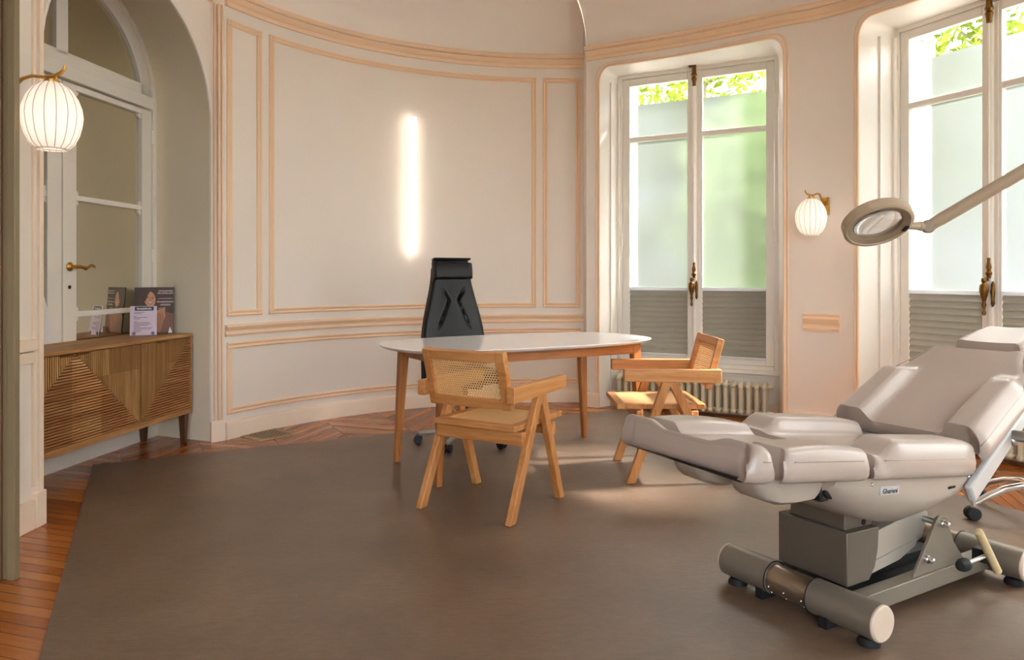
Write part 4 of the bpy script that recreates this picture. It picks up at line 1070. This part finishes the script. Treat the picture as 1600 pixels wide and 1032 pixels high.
b = MB(T(.115, -.2725, .482) @ RY(.09)); b.b2((-.052, -.003, -.014), (.052, .003, .014)); pl = lab(b.build('nameplate', M['strut'], sh, bevel=.001), 'small silver maker plate')
text('nameplate_lettering', 'Gharieni', .024, T(.115, -.2765, .482) @ RY(.09) @ Matrix(((1,0,0,0),(0,0,-1,0),(0,1,0,-.009),(0,0,0,1))), M['dark'], pl, 'CENTER')
# two trays under the split leg part
for s in (-1, 1):
    rows = []
    for x, w, dz in ((-.425,.05,.012),(-.415,.062,.05),(-.385,.074,.082),(-.33,.08,.098),(-.25,.08,.098),(-.17,.078,.09),(-.115,.07,.055),(-.085,.06,.015)):
        zt = zb(x)-.001; yc = s*.128; rows.append([(x, yc+q*w, zt-dz*k) for q, k in ((1,0),(1,.5),(.9,.88),(.6,1),(-.6,1),(-.9,.88),(-1,.5),(-1,0))])
    b = MB(); b.loft(rows, True, True); b.build('leg_tray', M['shell'], t, smooth=50)
b = MB(); b.cyl((-.10, -.215, .50), (-.10, .215, .50), .032, 14); b.b2((-.14, -.2, .46), (-.04, .2, .53)); b.build('knee_hinge_gap_dark', M['blackplastic'], t, bevel=.006)  # black block widened to darken the gap between trays and shell
# lift column
b = MB(); b.b2((.105, -.115, .20), (.26, .115, .44)); col_ = b.build('inner_column', M['column'], t, bevel=.004)
b = MB(); b.cyl((.21, -.118, .315), (.21, -.114, .315), .011, 12); b.build('column_hole', M['dark'], col_)
b = MB(); b.prism([(.075, .118), (.20, .118), (.235, .16), (.252, .22), (.258, .30), (.075, .305)], -.145, .145, XZ); b.build('outer_column', M['column'], t, bevel=.004)
b = MB(); b.prism([(.20, .128), (.20, .262), (.56, .31), (.60, .29), (.56, .2), (.40, .15)], -.125, .125, XZ); ls = b.build('lift_housing', M['frame_light'], t, bevel=.004)
b = MB(); b.prism([(.20, .128), (.20, .165), (.52, .205), (.50, .18), (.40, .148)], -.132, -.126, XZ); b.build('housing_flange', M['frame_light'], ls)
for s in (-1, 1):
    b = MB(); b.prism([(.385, .095), (.545, .292), (.565, .30), (.60, .292), (.66, .18), (.735, .10)], s*.185-.006, s*.185+.006, XZ); pt = b.build('side_plate', M['frame'], t, bevel=.002)
    for x, z in ((.568, .272), (.468, .158)):
        b = MB(); b.lathe([(.015,0),(.015,.012),(.012,.016),(.010,.030),(.004,.034)], T(x, s*.191, z) @ RX(PI/2*(1 if s < 0 else -1)), 14); b.build('bolt', M['chrome'], pt)
    b = MB(); b.b2((.03, s*.175-.028, .042), (.90, s*.175+.028, .104)); b.build('base_rail', M['frame'], t, bevel=.003)
b = MB(); b.cyl((.568, -.19, .272), (.568, .19, .272), .012, 12); b.build('pivot_shaft', M['alu'], t)
b = MB(); b.b2((.10, -.14, .05), (.85, .14, .075)); b.b2((.2, -.06, .075), (.7, .06, .115)); b.build('base_plate', M['rubber'], t, bevel=.003)
# tubular cross bars with end sleeves, pads
for x, dark in ((0, False), (.925, True)):
    zc = .083
    b = MB(); b.cyl((x, -.17, zc), (x, .17, zc), .053, 40); tb = b.build('cross_tube', M['bronze'], t)
    for s in (-1, 1):
        y0 = .10 if s > 0 else .075
        b = MB(); b.cyl((x, s*y0, zc), (x, s*.318, zc), .060, 40); sl = b.build('end_sleeve', M['frame'], tb, bevel=.002)
        b = MB(); b.lathe([(.059, 0), (.059, .004), (.054, .010), (.0005, .0105)], T(x, s*.318, zc) @ RX(PI/2*(1 if s < 0 else -1)), 40, True); b.build('end_cap', M['cap'], sl)
        b = MB(); b.cyl((x, s*.275, .012), (x, s*.275, .05), .009, 10); b.lathe([(.036,-.001),(.036,.008),(.028,.022),(.014,.026)], T(x, s*.275, .0012), 20); b.build('levelling_foot', M['rubber'], sl)
        b = MB(); b.b2((x-.045, s*.135-.016, .004), (x+.04, s*.135+.016, .06)); b.build('stop_block', M['rubber'], tb)
        b = MB(); b.b2((x-.058, s*y0-.004, zc-.02), (x+.05, s*y0+.004, zc-.015)) if False else None
        if b: b.tube([(x+.0605*math.cos(a_), s*y0, zc+.0605*math.sin(a_)) for a_ in [2*PI*i/24 for i in range(24)]], .0025, 6, closed=True); b.build('sleeve_seal', M['rubber'], sl)
    b = MB()
    for y in (-.055, .02, .085):
        for a_ in (3.45, 4.0): b.ball((x+.0535*math.cos(a_), y, zc+.0535*math.sin(a_)), .0038, 6)
    b.build('screw', M['chrome'], tb)
# foot pedal
b = MB(); b.cyl((.60, -.262, .135), (.76, -.262, .14), .008, 12); pd = b.build('pedal_rod', M['chrome'], t)
b = MB(); b.lathe([(.002,-.04),(.018,-.036),(.024,-.02),(.024,.0),(.018,.012),(.008,.014)], T(.60, -.262, .135) @ RY(PI/2), 16); b.build('pedal_knob', M['rubber'], pd)
b = MB(); q0, q1 = Vector((.672, -.27, .248)), Vector((.812, -.27, .066)); nseg = 48
b.tube([q0.lerp(q1, i/nseg) for i in range(nseg+1)], [.016*(1 if i % 2 else .9)*(0.6 if i in (0, nseg) else 1) for i in range(nseg+1)], 14); b.build('pedal_bar', M['rope'], pd, smooth=60)
b = MB(); b.b2((.76, -.262, .10), (.80, -.20, .15)); b.build('pedal_mount', M['rubber'], pd, bevel=.004)

# ------------------------------------------------------------------ magnifier lamp
t = thing('magnifier_lamp', 'round magnifying lamp on a jointed putty coloured arm above the treatment chair', 'magnifier lamp', (1.92, 2.35, .006))
LCt = Vector((1.291, 2.6, 1.383))-Vector((1.92, 2.35, 0)); nrm = Vector((.02, -.57, -.82)).normalized()   # face with the lens
rt = Vector((.895, -.445, .30)); 
jm = frame_from(LCt, (1, 0, 0), nrm)
xdir = (Vector((1.48, 2.62, 1.373))-Vector((1.92, 2.35, 0))-LCt); jm = frame_from(LCt, xdir-nrm*xdir.dot(nrm), nrm)
b = MB(jm); R0 = .117
b.lathe([(R0-.024,-.028),(R0-.008,-.026),(R0,-.018),(R0,.012),(R0-.004,.016),(R0-.012,.017),(R0-.014,.013)], None, 56, False); 
b.lathe([(R0-.024,-.028),(R0-.04,-.02),(.082,-.012)], None, 56, False)
hd = b.build('lamp_head', M['lampbody'], t, smooth=40)
b = MB(jm); b.lathe([(R0-.014,.013),(.090,.010),(.083,.006),(.082,-.012)], None, 56, False); lab(b.build('ring_diffuser', M['lampdark'], hd, smooth=40), 'darker light ring round the lens')
b = MB(jm); pr = [(.082*math.sin(i/8*PI/2*.999)+1e-4, .006*math.cos(i/8*PI/2)) for i in range(9)]; b.lathe(pr+[(r, -z-.002) for r, z in pr[::-1]], None, 48); lab(b.build('lens', M['lens'], hd, smooth=60), 'clear magnifying lens')
b = MB(jm); b.b2((.093, -.014, .0145), (.108, .014, .019)); b.build('switch', M['dark'], hd, bevel=.002)
J = Vector((1.481, 2.62, 1.373))-Vector((1.92, 2.35, 0)); pe = LCt+(J-LCt).normalized()*(R0-.004)
b = MB(); b.cyl(pe, J-(J-pe).normalized()*.03, .014, 16); b.cyl(J-(J-pe).normalized()*.034, J-(J-pe).normalized()*.012, .0165, 16); b.build('neck', M['lampbody'], t)
b = MB(); b.cyl(J+Vector((-.008, -.022, 0)), J+Vector((.008, .022, 0)), .022, 20); b.ball(J, .024, 12); b.build('joint', M['lampdark'], t, bevel=.003)
E_ = Vector((0, -.05, 1.712)); dirv = (E_-J).normalized()
b = MB(); b.cyl(J+dirv*.006, J+dirv*.045, .020, 18); b.cyl(J+dirv*.04, E_, .0215, 22); b.build('upper_arm', M['lampbody'], t)
b = MB(); b.ball(E_, .035, 14); b.cyl(E_+Vector((0,0,-.03)), (0, 0, 1.0), .02, 16); b.cyl((0, 0, 1.02), (0, 0, .10), .022, 16); b.build('stand_pole', M['lampbody'], t)
for k in range(5):
    a_ = 2*PI*k/5+PI; b = MB(); b.beam((0, 0, .10), (.19*math.cos(a_), .19*math.sin(a_), .07), .04, .03); sf_ = b.build('stand_leg', M['lampbody'], t); b = MB(); b.ball((.19*math.cos(a_), .19*math.sin(a_), .036), .03, 10); b.build('caster', M['rubber'], sf_)

# ------------------------------------------------------------------ rolling stool, only its chrome base shows
t = thing('rolling_stool', 'rolling stool with arched chrome legs and black casters behind the treatment chair', 'stool', (2.60, 3.62, .006))
b = MB(); b.cyl((0, 0, .10), (0, 0, .42), .025, 16); b.lathe([(.03,.13),(.045,.14),(.045,.18),(.03,.19)], None, 20); b.build('column', M['chrome'], t)
b = MB(); b.lathe([(.02,.42),(.17,.425),(.185,.44),(.19,.47),(.17,.495),(.02,.505)], None, 40); b.build('seat', M['taupe'], t)
for k in range(5):
    a_ = math.radians(180+72*k); c, s = math.cos(a_), math.sin(a_)
    b = MB(); b.tube([(.03*c, .03*s, .16), (.10*c, .10*s, .165), (.18*c, .18*s, .15), (.25*c, .25*s, .12), (.31*c, .31*s, .085), (.335*c, .335*s, .075)], [.017,.017,.017,.017,.016,.012], 14); b.cyl((.33*c, .33*s, .05), (.33*c, .33*s, .085), .014, 12); lg = b.build('leg', M['chrome'], t)
    b = MB(); n_ = Vector((-s, c, 0)); q = Vector((.335*c, .335*s, .031))
    for o in (-.015, .015): b.cyl(q+n_*(o-.012), q+n_*(o+.012), .031, 20)
    b.cyl(q-n_*.01, q+n_*.01, .02, 10); b.build('caster', M['rubber'], lg, bevel=.003)
# power cord of the treatment chair
b = MB(); pts = [(2.04, 2.86, .075), (2.08, 2.87, .03), (2.15, 2.88, .011), (2.3, 2.9, .011), (2.6, 2.86, .011), (2.9, 2.8, .011)]
b.tube(pts, .005, 8); tag(b.build('power_cord', M['rubber']), 'thin black cord on the carpet at the right edge', 'cord')

# ------------------------------------------------------------------ outside: street, hedge, trees
b = MB(); b.f([b.v(p) for p in ((-30,6.9,-1.2),(60,-25,-1.2),(60,45,-1.2),(-30,45,-1.2))]); struct(b.build('ground', M['street']))
b = MB(frame_from((14, 24, 0), (-.76, .65, 0))); b.b2((-30, -4, -1.2), (40, 4, 12)); struct(b.build('wall_sky_screen', M['sky_screen']))  # opposite block put in to hide bright sky behind the film
def tree(x, y, h, r, seed, mat, label, zc):
    t = thing('street_tree', label, 'tree', (x, y, -1.2), 0, 'trees outside the windows')
    q = random.Random(seed); b = MB()
    b.tube([(0, 0, 0), (.05, .02, h*.35), (.0, .1, h*.6), (.1, .0, h*.85)], [.16, .13, .10, .03], 10)
    for k in range(9):
        a_ = q.uniform(0, 2*PI); z = h*q.uniform(.4, .75); L = r*q.uniform(.6, .95)
        b.tube([(.02, .05, z), (L*.5*math.cos(a_), L*.5*math.sin(a_), z+L*.25), (L*math.cos(a_), L*math.sin(a_), z+L*.6)], [.05, .035, .012], 6)
    b.build('trunk', M['bark'], t)
    b = MB(); cl = []
    for k in range(70):
        while True:
            p = Vector((q.uniform(-1, 1), q.uniform(-1, 1), q.uniform(-1, 1)))
            if .25 < p.length < 1: break
        cl.append(Vector((p.x*r, p.y*r, h*.62+p.z*h*.42)))
    for c in cl:
        for k in range(70):
            p = c+Vector((q.gauss(0, .32), q.gauss(0, .32), q.gauss(0, .28))); s = q.uniform(.06, .13)
            u = Vector((q.gauss(0, 1), q.gauss(0, 1), q.gauss(0, 1))).normalized(); v = u.orthogonal().normalized()
            b.f([b.v(p-u*s), b.v(p+v*s*.55), b.v(p+u*s), b.v(p-v*s*.55)])
    b.build('foliage', mat, t, smooth=0, recalc=False); return t
tree(3.5, 13.6, 8.6, 1.9, 1, M['leaf2'], 'leafy street tree seen through the top of the window behind the desk', 0)
tree(7.9, 12.2, 8.4, 1.9, 3, M['leaf2'], 'leafy street tree seen through the window behind the treatment chair', 0)
tree(12.6, 11.0, 8.2, 1.9, 4, M['leaf'], 'leafy street tree furthest right outside', 0)
sh_ = tree(3.62, 9.7, 5.0, .85, 9, M['leaf3'], 'bushy bright green shrub close outside the window behind the desk', 0); sh_.name = 'garden_shrub'; sh_['category'] = 'shrub'; del sh_['group']

# ------------------------------------------------------------------ light
w = bpy.data.worlds.new('sky'); sc.world = w; w.use_nodes = True; nt = w.node_tree; nt.nodes.clear()
sky = nt.nodes.new('ShaderNodeTexSky'); sky.sky_type = 'NISHITA'; sky.sun_disc = False; sky.sun_elevation = math.radians(48); sky.sun_rotation = math.radians(40); sky.air_density = 1.0; sky.dust_density = 2.5
bg = nt.nodes.new('ShaderNodeBackground'); bg.inputs[1].default_value = 1.0; wo = nt.nodes.new('ShaderNodeOutputWorld')
hs = nt.nodes.new('ShaderNodeHueSaturation'); hs.inputs['Saturation'].default_value = .35; nt.links.new(sky.outputs[0], hs.inputs['Color']); nt.links.new(hs.outputs[0], bg.inputs[0]); nt.links.new(bg.outputs[0], wo.inputs[0])
sun = bpy.data.lights.new('sun', 'SUN'); sun.energy = 40; sun.angle = math.radians(9); sun.color = (1, .98, .96)
so = bpy.data.objects.new('sun', sun); COL.objects.link(so); d = Vector((-.985*.682, -.17*.682, -.731)); so.rotation_euler = d.to_track_quat('-Z', 'Y').to_euler(); so.location = (8, 8, 10)

# ------------------------------------------------------------------ camera
cam = bpy.data.cameras.new('camera'); co = bpy.data.objects.new('camera', cam); COL.objects.link(co)
co.location = (0, 0, 1.2); co.rotation_euler = (PI/2, 0, 0); cam.sensor_width = 36; cam.lens = 36*1150/1600; cam.shift_y = -83/1600; cam.clip_start = .05
sc.camera = co
vs = sc.view_settings; vs.view_transform = 'Standard'; vs.look = 'None'; vs.gamma = 1; vs.use_curve_mapping = False; vs.exposure = 1.35
cy = sc.cycles; cy.caustics_refractive = True; cy.caustics_reflective = False; cy.max_bounces = 12; cy.diffuse_bounces = 6; cy.transmission_bounces = 8; cy.sample_clamp_indirect = 20; cy.blur_glossy = .5
